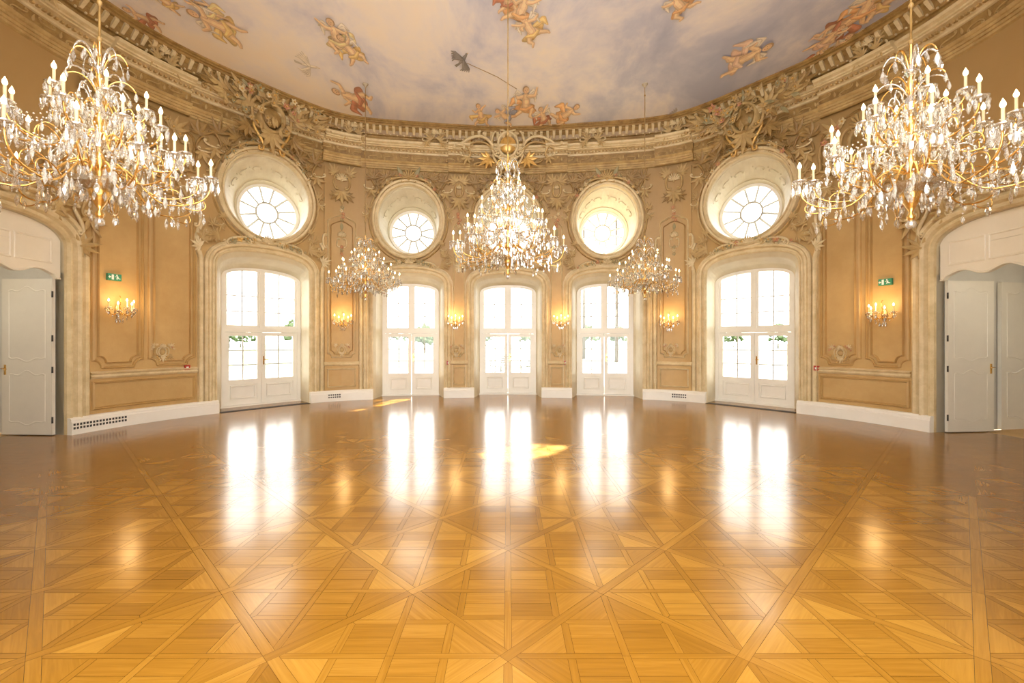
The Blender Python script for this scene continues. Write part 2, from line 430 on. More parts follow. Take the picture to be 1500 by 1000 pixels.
for di,D in enumerate(DOORS):
    mb=MB()
    p0=arch_path(D['hw'],D['hs'],D['rise'],D['u']); p1=arch_path(D['bw'],D['bhs'],D['brise'],D['bu'])
    mid=lambda t:[(a[0]+(b[0]-a[0])*t,a[1]+(b[1]-a[1])*t) for a,b in zip(p0,p1)]
    loft(mb,[(p0,0.0),(mid(.3),-.10),(mid(.36),-.13),(mid(.7),-.45),(p1,-.60),(p1,-.95)],7,False)
    prof=[(0,-.01),(0,.04),(.02,.07),(.045,.075),(.055,.045),(.085,.04),(.10,.055),(.115,.09),(.15,.10),(.17,.09),(.18,.05),(.21,.045),(.22,.06),(.24,.06),(.25,0)]
    sweep(mb,p0,prof,False,0)
    trim(mb,'cream moulded plaster surround and splayed reveal of arched doorway')
    mb=MB()
    for q in(-1,1):
        x=D['u']+q*(D['hw']+.31)
        P=[(x,.25),(x,3.2)]+[(x+q*(-.02+.10*math.sin(k/8*pi)),3.2+.75*k/8) for k in range(1,9)]
        sweep(mb,P,[(-.05,0),(-.04,.05),(-.015,.035),(.015,.035),(.04,.05),(.05,0)],False,0)
        scroll(mb,x+q*.02,4.02,pi/2,.55,bend=-q*.6,end1=q*-5,end2=-q*4,r=.035,d=.05,mat=0)
        acanthus(mb,x-q*.02,3.62,pi/2+q*.7,.28,4,.05)
        acanthus(mb,x,3.45,pi/2-q*1.2,.25,0,.05)
        for k,(aa,s_) in enumerate(((.15,.8),(.75,.75),(-.65,.8),(1.15,.8))):
            rx,ry=D['orx']+.26,D['ory']+.26
            rocaille(mb,D['ou']+q*rx*math.cos(aa),D['oz']+ry*math.sin(aa),s_*.8,(4,5)[k%2],.05,q)
    trim(mb,'slender cream plaster strips with scrolled ears beside doorway and oval window')
    mb=MB()
    n=48
    def el(cx,cz,rx,ry): return [(cx+rx*math.cos(2*pi*i/n),cz+ry*math.sin(2*pi*i/n)) for i in range(n)]
    def mix(t): return el(D['ou']+(D['gu']-D['ou'])*t,D['oz']+(D['gz']-D['oz'])*t,D['orx']+(D['gr']-D['orx'])*t,D['ory']+(D['gr']-D['ory'])*t)
    loft(mb,[(mix(0),0.),(mix(.05),-.05),(mix(.09),-.05),(mix(.13),-.12),(mix(.4),-.34),(mix(.6),-.50),(mix(.84),-.68),(mix(.88),-.66),(mix(.93),-.74),(mix(1),-.80),(mix(1),-.95)],7,False,True)
    R=el(D['ou'],D['oz'],D['orx'],D['ory'])[::-1]
    sweep(mb,R,[(0,-.01),(0,.05),(.02,.08),(.045,.085),(.055,.05),(.08,.05),(.095,.10),(.13,.11),(.155,.09),(.165,.05),(.175,0)],True,0)
    sweep(mb,R,[(.20,0),(.21,.05),(.235,.06),(.255,.0)],True,4)
    trim(mb,'cream moulded oval window surround with funnel-shaped plaster reveal')
    mb=MB()
    for q in(-1,1):
        for k in range(3):
            a=pi/2+q*(.30+.42*k); t=.40
            cx=D['ou']+(D['gu']-D['ou'])*t;cz=D['oz']+(D['gz']-D['oz'])*t; rx=D['orx']+(D['gr']-D['orx'])*t; ry=D['ory']+(D['gr']-D['ory'])*t
            scroll(mb,cx+rx*.99*math.cos(a),cz+ry*.99*math.sin(a),a+pi/2,.34,bend=.8,end1=4,end2=4*(-1 if k%2 else 1),r=.012,d=-.33,mat=7)
            leaf(mb,cx+rx*.99*math.cos(a+.2),cz+ry*.99*math.sin(a+.2),a,.10,.05,-.32,7)
    trim(mb,'fine scroll relief inside oval window reveal')
# ------------------------------------------------------------------ french doors and oval windows
for i,D in enumerate(DOORS):
    u=D['bu'];hw=D['bw'];d0,d1=-.70,-.62
    p=arch_path(hw,D['bhs'],D['brise'],u)
    fr=MB()
    sweep(fr,p,[(0,-.60),(-.07,-.60),(-.07,-.72),(0,-.72)],False,0)
    box(fr,u-hw,u+hw,1.72,1.82,-.73,-.59,0,4)
    box(fr,u-.045,u+.045,1.82,arch_z(0,hw,D['bhs'],D['brise'])-.02,-.72,-.60,0)
    box(fr,u-hw-.02,u+hw+.02,-.01,.035,-.80,-.56,0,4)
    root=fr.obj('door_%d'%(i+1),[M_white],W,label='tall white arched french door with transom and glazed leaves',category='door',kind='structure')
    for q in(-1,1):
        mb=MB(); a=u+q*.04; b=u+q*(hw-.07)
        lo,hi=min(a,b),max(a,b)
        box(mb,lo,lo+.05,1.82,(arch_z(lo+.025-u,hw,D['bhs'],D['brise']))-.06,-.69,-.63)
        box(mb,hi-.05,hi,1.82,(arch_z(hi-.025-u,hw,D['bhs'],D['brise']))-.06,-.69,-.63)
        box(mb,lo,hi,1.82,1.88,-.69,-.63,0,3)
        m=(lo+hi)/2
        box(mb,m-.012,m+.012,1.85,arch_z(m-u,hw,D['bhs'],D['brise'])-.06,-.67,-.645,1)
        for zz in(2.2,2.56): box(mb,lo,hi,zz-.012,zz+.012,-.67,-.645,1,3)
        mb.obj('transom_sash',[M_white,M_bars],W,parent=root)
    for q in(-1,1):
        mb=MB(); a=u+q*.006; b=u+q*(hw-.07); lo,hi=min(a,b),max(a,b); st=.085
        box(mb,lo,lo+st,.04,1.715,d0,d1); box(mb,hi-st,hi,.04,1.715,d0,d1)
        box(mb,lo+st,hi-st,1.63,1.715,d0,d1,0,3); box(mb,lo+st,hi-st,.52,.62,d0,d1,0,3); box(mb,lo+st,hi-st,.04,.14,d0,d1,0,3)
        box(mb,lo+st,hi-st,.14,.52,d0+.02,d1-.02,0,3)
        sweep(mb,[(lo+st+.05,.19),(hi-st-.05,.19),(hi-st-.05,.47),(lo+st+.05,.47)],[(-.02,d1-.02),(-.01,d1+.005),(.01,d1+.005),(.02,d1-.02)],True,0)
        m=(lo+hi)/2
        box(mb,m-.012,m+.012,.62,1.63,-.675,-.65,1)
        for zz in(.955,1.29): box(mb,lo+st,hi-st,zz-.012,zz+.012,-.675,-.65,1,3)
        lf=mb.obj('door_leaf',[M_white,M_bars],W,parent=root)
        if q>0:
            hb=MB(); x=u+.05
            box(hb,x-.015,x+.015,.95,1.15,-.625,-.612); tube(hb,[(x,1.07,-.615),(x,1.07,-.57),(x+.09,1.065,-.565)],.009,6)
            hb.obj('handle',[M_brass],W,parent=lf,label='brass lever handle')
    g=MB(); N=12
    for k in range(N):
        a=u-hw+.06+(2*hw-.12)*k/N; b=u-hw+.06+(2*hw-.12)*(k+1)/N
        g.add([(a,.55,-.662),(b,.55,-.662),(b,arch_z(b-u,hw,D['bhs'],D['brise'])-.04,-.662),(a,arch_z(a-u,hw,D['bhs'],D['brise'])-.04,-.662)],[(0,1,2,3)])
    g.obj('glass_pane',[M_glass],W,parent=root,label='clear glass panes')
    fr=MB(); n=40; r=D['gr']; cz=D['gz']; u=D['gu']
    ring=lambda rr:[(u+rr*math.cos(2*pi*k/n),cz+rr*math.sin(2*pi*k/n)) for k in range(n)]
    sweep(fr,ring(r),[(0,-.80),(.07,-.80),(.07,-.88),(0,-.88)],True,0)
    root=fr.obj('window_%d'%(i+1),[M_white],W,label='round white-framed window with radiating glazing bars',category='window',kind='structure')
    mb=MB()
    sweep(mb,ring(r*.36),[(-.020,-.82),(.020,-.82),(.020,-.865),(-.020,-.865),(-.020,-.82)],True,0)
    for k in range(12):
        a=2*pi*(k+.5)/12; r0=r*.36
        tube(mb,[(u+r0*math.cos(a),cz+r0*math.sin(a),-.843),(u+(r-.05)*math.cos(a),cz+(r-.05)*math.sin(a),-.843)],.026,4,0,smooth=False)
    mb.obj('glazing_bars',[M_bars],W,parent=root)
    g=MB(); R=ring(r-.03); g.add([(x,z,-.845) for x,z in R],[tuple(range(n))]); g.obj('glass_pane',[M_glass],W,parent=root,label='clear round glass')
# ------------------------------------------------------------------ wall panels, dado, baseboard, entablature
def strip_u(ua,ub,prof,mat,mb,step=.12,dfun=None,zs=0):
    N=max(1,int(math.ceil((ub-ua)/step))); K=len(prof); v=[];f=[]
    us=[ua+(ub-ua)*i/N for i in range(N+1)]
    if dfun:
        ex=[]
        for c in dfun[1]:
            if ua<c<ub: ex+=[c-.001,c+.001]
        us=sorted(us+ex)
    for x in us:
        o=dfun[0](x) if dfun else 0
        for d,z in prof: v.append((x,z+zs,d+o))
    for i in range(len(us)-1):
        for k in range(K-1): f.append((i*K+k,(i+1)*K+k,(i+1)*K+k+1,i*K+k+1))
    mb.add(v,f,mat)
edges=sorted([(D['u']-D['hw'],D['u']+D['hw']) for D in DOORS]+[(S['u']-.95,S['u']+.95) for S in SIDES])
piers=[];prev=-UMAX
for a,b in edges: piers.append((prev,a)); prev=b
piers.append((prev,UMAX))
for k,(a,b) in enumerate(piers):
    mb=MB(); strip_u(a+.001,b-.001,[(0,0),(.14,0),(.14,.19),(.125,.21),(.125,.24),(.10,.27),(.0,.27)],0,mb)
    for x in(a+.001,b-.001): mb.add([(x,0,0),(x,0,.14),(x,.19,.14),(x,.27,.10),(x,.27,0)],[(0,1,2,3,4)])
    mb.obj('baseboard_%d'%(k+1),[M_white],W,label='white painted plinth baseboard along curved wall',category='baseboard',kind='structure')
def panel(mb,u0,u1,z0,z1,style=0,mat=0,r=.10,wd=.05,lift=0):
    if style==0:
        P=[(u0,z0),(u1,z0),(u1,z1),(u0,z1)]
    else:
        P=[(u0+r,z0)]+[(u1-r,z0)]
        P+=[(u1-r*math.cos(k/6*pi/2),z0+r*math.sin(k/6*pi/2)) for k in range(0,7)]
        P+=[(u1,z0+r*1.3),(u1,z1-r*1.6)]
        m=(u0+u1)/2; hw=(u1-u0)/2
        for k in range(1,16):
            t=k/16*pi; x=m+hw*math.cos(t); s=math.sin(t)
            P.append((x,z1-r*1.6+ r*1.6*s**.7 + .35*r*math.cos(3*(t-pi/2))*s))
        P+=[(u0,z1-r*1.6),(u0,z0+r*1.3)]
        P+=[(u0+r*math.sin(k/6*pi/2),z0+r*math.cos(k/6*pi/2)) for k in range(0,7)]
    P=densify(P,.12,True)
    sweep(mb,P,[(-wd*.5,0),(-wd*.4,.03+lift),(-wd*.1,.045+lift),(wd*.1,.022+lift),(wd*.35,.03+lift),(wd*.5,0)],True,mat)
PIERP=[]
for k,(a,b) in enumerate(piers):
    if k in(0,7): continue
    mb=MB()
    if k in(1,6):
        x0=a+.42; x1=b-.42; m=(x0+x1)/2
        for p0,p1 in((x0,m-.06),(m+.06,x1)):
            panel(mb,p0,p1,1.05,4.35,1,4,.14,.05); panel(mb,p0+.08,p1-.08,1.13,4.24,1,4,.12,.025)
            acanthus(mb,(p0+p1)/2,4.40,pi/2,.26,4,.03); scroll(mb,(p0+p1)/2,4.30,0,.5,bend=-1.5,end1=-4,end2=-4,r=.022,d=.04,mat=4)
        panel(mb,x0,x1,.36,.80,0,4)
        strip_u(x0-.05,x1+.05,[(0,.86),(.03,.87),(.05,.90),(.03,.93),(.06,.96),(0,.99)],0,mb)
        panel(mb,x0,x1,4.75,5.85,1,4,.2)
        PIERP.append(((x0+x1)/2,(x1-x0)/2,k))
    else:
        c=(a+b)/2; hw=(b-a)/2-.42
        hw=max(hw,.17)
        box(mb,c-hw-.05,c+hw+.05,.27,5.9,0,.05,4,4)
        panel(mb,c-hw+.03,c+hw-.03,1.10,4.65,1,0,.10,.04,.05)
        if hw>.25: panel(mb,c-hw+.10,c+hw-.10,1.18,4.52,1,4,.09,.025,.05)
        panel(mb,c-hw+.03,c+hw-.03,.36,.80,0,0,.1,.04,.05)
        strip_u(c-hw-.07,c+hw+.07,[(0.05,.88),(.09,.90),(.10,.93),(.08,.96),(.05,.99)],0,mb)
        PIERP.append((c,hw,k))
    trim(mb,'cream plaster panel mouldings framing ochre wall fields',[M_cream,M_gilt,M_rose,M_sage,M_wall,M_brown,M_blue,M_reveal])
brk=[]
for c,hw,k in PIERP: brk.append((c-min(hw,.6)-.12,c+min(hw,.6)+.12))
brk.append((-.45,.45))
def dfn(x):
    for a,b in brk:
        if a<x<b: return .10
    return 0
be=[e for ab in brk for e in ab]
ent=MB()
strip_u(-UMAX,UMAX,[(0,6.0),(.04,6.02),(.04,6.06),(.06,6.065),(.06,6.11),(.08,6.115),(.08,6.16),(.10,6.17),(.13,6.21),(.11,6.225),(.06,6.23)],4,ent,.12,(dfn,be))
strip_u(-UMAX,UMAX,[(.06,6.23),(.06,6.42)],5,ent,.12,(dfn,be))  # brown of this band paints in the shade under the cornice
strip_u(-UMAX,UMAX,[(.06,6.42),(.09,6.43),(.10,6.46),(.13,6.475),(.13,6.50),(.24,6.52),(.24,6.545),(.27,6.555),(.27,6.585),(.32,6.61),(.34,6.65),(.33,6.665),(.30,6.68),(.20,6.69)],0,ent,.12,(dfn,be))
strip_u(-UMAX,UMAX,[(.30,6.672),(.25,6.69),(.23,6.73),(.23,6.78),(.27,6.79),(.27,6.81),(.30,6.90),(.36,6.96),(.36,6.98),(.40,6.99),(.42,7.02),(.46,7.03),(.46,7.05),(.50,7.07),(.50,7.13)],5,ent)
trim(ent,'stepped gilded brown cornice around the hall, frieze browned to look shaded')
mod=MB(); n=int(2*(UMAX-.1)/.17)
for i in range(n+1):
    x=-UMAX+.1+i*.17
    v=[]
    for (d,z,w) in((.24,6.83,.028),(.30,6.83,.028),(.42,6.95,.036),(.40,6.99,.036),(.26,6.90,.028)):
        v+=[(x-w,z,d),(x+w,z,d)]
    mod.add(v,[(0,1,3,2),(2,3,5,4),(4,5,7,6),(6,7,9,8),(0,2,4,6,8),(1,9,7,5,3)],0)
    ball(mod,(x+.085,6.80,.285),.022,0,6,4)
trim(mod,'row of small cream brackets under painted ceiling edge')
dent=MB(); n=int(2*(UMAX-.1)/.09)
for i in range(n+1):
    x=-UMAX+.1+i*.09; o=dfn(x); box(dent,x-.022,x+.022,6.475,6.515,.10+o,.18+o,4)
trim(dent,'row of small dentils on cornice')
fr=MB(); x=-UMAX+.4
while x<UMAX-.4:
    o=dfn(x)+.065
    scroll(fr,x,6.325,random.choice([0.0,pi]),.42,bend=1.0,end1=5,end2=5,r=.016,d=o,mat=4,S=random.random()<.5)
    leaf(fr,x+.2,6.28,pi/2,.10,.05,o,4)
    x+=.40
trim(fr,'frieze of tan scrollwork below cornice')
fr=MB(); x=-UMAX+.9; j=0
while x<UMAX-.9:
    if abs(x)>1.6 and all(abs(x-DOORS[q]['u'])>1.4 for q in(0,4)) and j%2==0:
        for q in(-1,1):
            rocaille(fr,x+q*.16,6.80,.75,4,.34,q)
            acanthus(fr,x+q*.1,6.72,pi/2-q*.8,.22,4,.34)
        shell(fr,x,6.86,.14,mat=0,d=.36)
    x+=1.05; j+=1
trim(fr,'tan rocaille sprays spilling over cornice at intervals',None,'wall ornament')
# ------------------------------------------------------------------ ornaments
def orn(mb,label,group=None): return trim(mb,label,None,'wall ornament',group)
for i,D in enumerate(DOORS):
    s=1.1 if i in(0,4) else .95
    mb=MB(); top=D['oz']+D['ory']+.16; U=D['ou']
    for q in(-1,1):
        scroll(mb,U+q*.40*s,top-.02,-q*.35 if q>0 else pi+.35,.8*s,bend=-.9 if q>0 else .9,end1=-5*q,end2=-4*q,r=.04*s,d=.08,mat=4)
        scroll(mb,U+q*.82*s,top-.38*s,(-.95 if q>0 else pi+.95),.6*s,bend=-q*.7,end1=-4*q,end2=4*q,r=.035*s,d=.07,mat=5)
        acanthus(mb,U+q*.62*s,top+.0,pi/2-q*.9,.30*s,5,.06)
        rocaille(mb,U+q*.95*s,top-.15,1.1*s,5,.07,q)
        for k in range(7): flower(mb,U+q*(.10+.12*k)*s,top+.10-.03*k*k*s*.5,.06*s,random.choice([2,3,0,4,4]),.10)
        leaf(mb,U+q*.16,top+.05,pi/2-q*.5,.3*s,.12*s,.09,3,.3)
    shell(mb,U,top-.02,.28*s,mat=4,d=.08)
    orn(mb,'gilded brown shell-and-scroll crest with flowers above oval window',group='crests above oval windows')
    mb=MB(); zt=D['hs']+D['rise']+.24
    for q in(-1,1):
        garland(mb,(D['u']+q*.05,zt+.06),(D['u']+q*.80*s,zt-.10),-.02,.05*s,.09)
        scroll(mb,D['u']+q*.55*s,zt+.02,-q*.2 if q>0 else pi+.2,.75*s,bend=-q*.8,end1=-q*5,end2=-q*5,r=.03,d=.08,mat=0)
        acanthus(mb,D['u']+q*.9*s,zt+.0,q*-.2 if q>0 else pi+.2,.26*s,4,.07)
        rocaille(mb,D['u']+q*.98*s,zt+.12,.7,4,.07,q)
    shell(mb,D['u'],zt-.02,.17*s,mat=0,d=.10)
    orn(mb,'painted flower garland and scrolls above door arch',group='garlands over door arches')
    if i in(0,4):
        mb=MB()
        cartouche(mb,D['u'],6.50,1.3,4,5,True,.30)
        for k in range(80):
            a=random.random()*2*pi; rr=random.random()**.5
            uu,zz=D['u']+math.cos(a)*rr*1.25,6.72+math.sin(a)*rr*.46
            if k%2: flower(mb,uu,zz,random.uniform(.05,.11),random.choice([2,3,0,4,4,4]),.42+.14*(1-rr))
            else: leaf(mb,uu,zz,a,random.uniform(.14,.30),.085,.42,random.choice([3,4,4,5]),.4)
        for q in(-1,1):
            for k in range(4): acanthus(mb,D['u']+q*(.5+.22*k),6.55+.07*k,pi/2-q*(.5+.35*k),.40,(4,5)[k%2],.36)
            scroll(mb,D['u']+q*1.15,6.6,0.2*q,.8,bend=q*1,end1=q*5,end2=q*-5,r=.045,d=.38,mat=4,S=True)
        orn(mb,'large stucco bouquet with fruit, flowers and leaves on cornice',group='cornice bouquets')
    if i==2:
        mb=MB(); cartouche(mb,0,6.66,1.35,0,1,False,.36)
        for q in(-1,1):
            P=bez((q*.40,6.60,.42),(q*.65,6.96,.46),(q*.95,6.88,.44),(q*1.3,6.62,.40),14); tube(mb,P,.040,6,0)
            P=bez((q*.40,6.50,.40),(q*.65,6.82,.42),(q*.95,6.74,.40),(q*1.25,6.52,.36),14); tube(mb,P,.025,6,4)
            scroll(mb,q*1.32,6.60,0,.5,bend=q*.8,end1=q*5,end2=q*5,r=.035,d=.42,mat=0)
            scroll(mb,q*.75,6.25,0,.6,bend=q*.8,end1=q*5,end2=q*5,r=.03,d=.2,mat=4)
            rocaille(mb,q*1.05,6.50,1.0,4,.36,q)
        orn(mb,'cream and gilt shield cartouche with curved pediment on cornice')
for c,hw,k in PIERP:
    mb=MB(); s=min(1.0,hw/.33) if k not in(1,6) else 1.25
    if k in(1,6):
        cartouche(mb,c,5.30,1.1,4,5,True,.04)
        for q in(-1,1):
            scroll(mb,c+q*.75,5.25,pi/2,.9,bend=q*1.,end1=q*5,end2=q*-4,r=.035,d=.05,mat=4); rocaille(mb,c+q*.9,5.6,1.2,5,.05,q); rocaille(mb,c+q*.55,4.75,1.0,4,.05,q)
        orn(mb,'gilded stucco cartouche with flowers high on side wall')
    else:
        z=5.45
        for q in(-1,1):
            scroll(mb,c+q*.20*s,z+.08,pi/2,.62,bend=q*1.3,end1=q*5,end2=q*5,r=.032,d=.08,mat=4)
            acanthus(mb,c+q*.10*s,z-.22,-pi/2+q*.8,.28,5,.07)
            acanthus(mb,c+q*.16*s,z+.3,pi/2-q*.7,.28,4,.08)
        shell(mb,c,z+.12,.20*s,mat=0,d=.09); acanthus(mb,c,z-.15,-pi/2,.36,4,.09)
        for j in range(5): flower(mb,c+random.uniform(-.05,.05),z-.55-.08*j,.055,random.choice([2,3,0]),.07)
        leaf(mb,c,z-.95,-pi/2,.2,.08,.07,3)
        if k in(2,5):
            shell(mb,c,4.15,.15,mat=0,d=.08)
            for q in(-1,1): scroll(mb,c+q*.12,4.0,pi/2,.4,bend=q*1,end1=q*5,end2=q*5,r=.02,d=.07,mat=0)
            for j in range(3): flower(mb,c,3.9-.09*j,.05,random.choice([2,3,0]),.08)
        orn(mb,'stucco pilaster capital with shell, scrolls and hanging flowers',group='pilaster capitals')
for px,py in((237,515),(500,512),(668,513),(820,513),(983,512),(1232,517)):
    mb=MB(); u=u_at(px); z=z_at(px,py); base=.05 if 450<px<1050 else 0
    cartouche(mb,u,z,.32,0,4,True,base+.01)
    orn(mb,'small cream rocaille relief with rose flowers on wall panel',group='small rocaille reliefs')
# ------------------------------------------------------------------ side doorways
for si,S in enumerate(SIDES):
    u0=S['u']-.95;u1=S['u']+.95; s=S['s']
    P=arch_path(.95,SD['hs'],SD['rise'],S['u'])
    mb=MB(); loft(mb,[(P,0),(P,-.16)],7,False)
    sweep(mb,P,[(0,-.01),(0,.05),(.03,.09),(.06,.09),(.07,.05),(.10,.04),(.13,.09),(.17,.11),(.19,.11),(.20,.05),(.24,.04),(.26,.08),(.30,.09),(.33,.07),(.34,.03),(.36,0)],False,0)
    for q in(-1,1):
        for k in range(3): acanthus(mb,S['u']+q*(.3+.4*k),3.70-.2*k*k*.8,pi/2-q*(.3+.5*k),.34,4,.08)
        scroll(mb,S['u']+q*.55,3.72,-q*.4 if q>0 else pi+.4,.8,bend=-q*.9,end1=-q*5,end2=-q*4,r=.04,d=.09,mat=0)
        scroll(mb,S['u']+q*1.12,3.48,(-1.1 if q>0 else pi+1.1),.7,bend=-q*.6,end1=-q*5,end2=q*4,r=.035,d=.08,mat=0)
        rocaille(mb,S['u']+q*1.2,3.8,1.3,4,.08,q); rocaille(mb,S['u']+q*.7,4.0,1.3,5,.08,q)
    shell(mb,S['u'],3.66,.34,mat=0,d=.10)
    trim(mb,'cream moulded arch surround with scrolls around side doorway')
    mb=MB(); N=40; top=[];bot=[]
    for k in range(N+1):
        x=-.93+1.86*k/N; top.append((S['u']+x,arch_z(x,.95,SD['hs'],SD['rise'])-.005)); q=abs(x)/.93
        bot.append((S['u']+x,2.54+.09*math.cos(q*pi*1.5)**2-(.05 if q>.93 else 0)))
    for dd in(-.05,-.12):
        v=[(a,z,dd) for a,z in bot]+[(a,z,dd) for a,z in top]
        mb.add(v,[(k,k+1,N+2+k,N+1+k) for k in range(N)],0)
    sweep(mb,bot,[(0,-.12),(0,-.04),(.015,-.037),(.03,-.05)],False,0)
    for c0,c1 in((-.80,-.30),(-.24,.24),(.30,.80)):
        Q=densify([(S['u']+c0,2.74),(S['u']+c1,2.74),(S['u']+c1,3.10),(S['u']+c0,3.10)],.1,True)
        sweep(mb,Q,[(-.016,-.05),(-.006,-.040),(.006,-.040),(.016,-.05)],True,0)
    trim(mb,'pale cream painted overdoor panel with scalloped lower edge',[M_panelw])
    side='east' if s>0 else 'west'
    mb=MB()
    for x in(u0,u1):
        mb.add([(x,0,-.0),(x,2.6,0),(x,2.6,-2.6),(x,0,-2.6)],[(0,1,2,3)],0)
    mb.add([(u0,0,-2.6),(u1,0,-2.6),(u1,3.6,-2.6),(u0,3.6,-2.6)],[(0,1,2,3)],0)
    mb.add([(u0,3.0,-.14),(u1,3.0,-.14),(u1,3.0,-2.6),(u0,3.0,-2.6)],[(0,1,2,3)],0)
    for x in(u0,u1): mb.add([(x,2.6,-.14),(x,3.0,-.14),(x,3.0,-2.6),(x,2.6,-2.6)],[(0,1,2,3)],0)
    mb.obj('wall_alcove_'+side,[M_alc],W,label='pale passage walls behind side doorway',category='wall',kind='structure')
    mb=MB(); box(mb,u0-.02,u1+.02,-.04,-.003,-2.6,-.0,0,6)
    mb.obj('floor_alcove_'+side,[M_wall],W,label='oak floor of side passage',category='floor',kind='structure')
    lt=bpy.data.lights.new('passage_fill','POINT'); lt.energy=26; lt.color=(1,.91,.76); lt.shadow_soft_size=.2  # added light without a fixture, brightens the side passage and door leaf
    lo=bpy.data.objects.new('passage_fill',lt); COL.objects.link(lo); lo.location=W((S['u']+s*.35,2.75,-.9))
    lo['label']='warm fill light added to brighten the side passage'; lo['category']='fill light'
    far=u0 if s>0 else u1; k=1 if s>0 else -1
    def leafobj(dstart,wid,uoff,name,hinges=True,angle=.0):
        mb=MB(); d0=dstart; d1=dstart-wid; th=.045
        def bx(da,db,z0,z1,t0,t1):
            a=far+k*(uoff+t0); b=far+k*(uoff+t1); v=[]
            for d in(da,db):
                off=k*abs(d-d0)*math.tan(angle)
                v+=[(a+off,z0,d),(b+off,z0,d),(b+off,z1,d),(a+off,z1,d)]
            mb.add(v,[(0,1,2,3),(7,6,5,4),(0,4,5,1),(1,5,6,2),(2,6,7,3),(3,7,4,0)],0)
        bx(d0,d1,.015,2.5,0,th)
        def pan(z0,z1,wav):
            P=[]; a,b=d0-.11,d1+.11; m=(a+b)/2; r=.07
            for q in range(17):
                t=q/16; x=a+(b-a)*t; P.append((x,z1-r*(1-math.sin(pi*t)**.6)+(.03*math.cos((t-.5)*4*pi) if wav else 0)))
            for q in range(17):
                t=q/16; x=b+(a-b)*t; P.append((x,z0+r*(1-math.sin(pi*t)**.6)-(.02*math.cos((t-.5)*4*pi) if wav else 0)))
            N=len(P); vs=[];fs=[]
            cx=m; cz=(z0+z1)/2
            for (x,z) in P:
                L=math.hypot(x-cx,z-cz)
                for inset_,tt in((0,0),(.010,.005),(.024,.005),(.034,0)):
                    f=(L-inset_)/L; xx=cx+(x-cx)*f; zz=cz+(z-cz)*f
                    vs.append((far+k*(uoff+th+tt)+k*abs(xx-d0)*math.tan(angle),zz,xx))
            for q in range(N):
                j=(q+1)%N
                for w in range(3): fs.append((q*4+w,j*4+w,j*4+w+1,q*4+w+1))
            mb.add(vs,fs,0,False)
        pan(1.18,2.36,True); pan(.17,1.02,True)
        ob=mb.obj(name,[M_door],W,label='open off-white panelled side door with brass lever',category='door',kind='structure')
        h=MB(); xx=d1+.06; off=k*abs(xx-d0)*math.tan(angle); a=far+k*(uoff+th)+off
        box(h,min(a,a+k*.01),max(a,a+k*.01),.97,1.13,xx-.014,xx+.014)
        tube(h,[(a,1.07,xx),(a+k*.05,1.07,xx),(a+k*.055,1.065,xx+.10)],.008,6)
        h.obj('handle',[M_brass],W,parent=ob,label='brass lever handle')
        if hinges:
            for zz in(.25,1.05,1.55,2.25):
                h=MB(); a=far+k*(uoff+th+.005)
                tube(h,[(a,zz-.05,d0+.012),(a,zz+.05,d0+.012)],.012,8)
                h.obj('hinge',[M_dark],W,parent=ob,label='dark metal hinge')
        return ob
    leafobj(-.13,.84,.03,'door_%d'%(6+si*2),True,.06)
    leafobj(-1.25,.95,.015,'door_%d'%(7+si*2),False,0.)
# ------------------------------------------------------------------ floor
def rot(p,a): return (p[0]*math.cos(a)-p[1]*math.sin(a),p[0]*math.sin(a)+p[1]*math.cos(a))
def hclip(poly,nx,ny,c):
    o=[];n=len(poly)
    for i in range(n):
        a=poly[i];b=poly[(i+1)%n]; fa=nx*a[0]+ny*a[1]-c; fb=nx*b[0]+ny*b[1]-c
        if fa<=0: o.append(a)
        if (fa<=0)!=(fb<=0):
            t=fa/(fa-fb); o.append((a[0]+(b[0]-a[0])*t,a[1]+(b[1]-a[1])*t))
    return o
def inset(poly,g):
    q=list(poly); n=len(poly)
    ar=sum(poly[i][0]*poly[(i+1)%n][1]-poly[(i+1)%n][0]*poly[i][1] for i in range(n))
    sgn=1 if ar>0 else -1
    for i in range(n):
        a=poly[i];b=poly[(i+1)%n]; dx,dy=b[0]-a[0],b[1]-a[1]; l=math.hypot(dx,dy)
        if l<1e-9: continue
        nx,ny=dy/l*sgn,-dx/l*sgn; q=hclip(q,nx,ny,nx*a[0]+ny*a[1]-g)
        if len(q)<3: return []
    return q
def area(q): return abs(sum(q[i][0]*q[(i+1)%len(q)][1]-q[(i+1)%len(q)][0]*q[i][1] for i in range(len(q))))/2
Pn=.80; h=Pn/2; w=.055; g=h-w/2; G=.0008; sw=.019
pieces=[]
def planks(poly,ang,n,kind=0):
    c,s=math.cos(ang+pi/2),math.sin(ang+pi/2)
    pr=[p[0]*c+p[1]*s for p in poly]; lo,hi=min(pr),max(pr)
    for i in range(n):
        a=lo+(hi-lo)*i/n; b=lo+(hi-lo)*(i+1)/n
        q=hclip(hclip(poly,c,s,b),-c,-s,-a)
        if len(q)>=3:
            q=inset(q,G)
            if len(q)>=3 and area(q)>2e-4: pieces.append((q,ang,kind))
e=sw*math.sqrt(2)
for k in range(4):
    R=lambda P:[rot(p,k*pi/2) for p in P]
    planks(R([(0,e),(g/2-e,g/2),(0,g-e),(-(g/2-e),g/2)]),k*pi/2+(pi/4 if k%2 else -pi/4),2,0)
    for m in(1,-1):
        planks(R([(m*g/2,g/2+e),(m*e,g),(m*(g-e),g)]),k*pi/2,1,3)
        planks(R([(0,g-e),(m*(g/2-e),g/2),(m*g/2,g/2+e),(m*e,g),(0,g)]),k*pi/2-m*pi/4,1,1)
    s7=sw*.7071; o_=s7 if k%2 else 0
    planks(R([(s7+o_,-s7+o_),(g,g-e),(g,g),(g-e,g),(-s7+o_,s7+o_)]),k*pi/2+pi/4,1,1)
fr=w/2-G
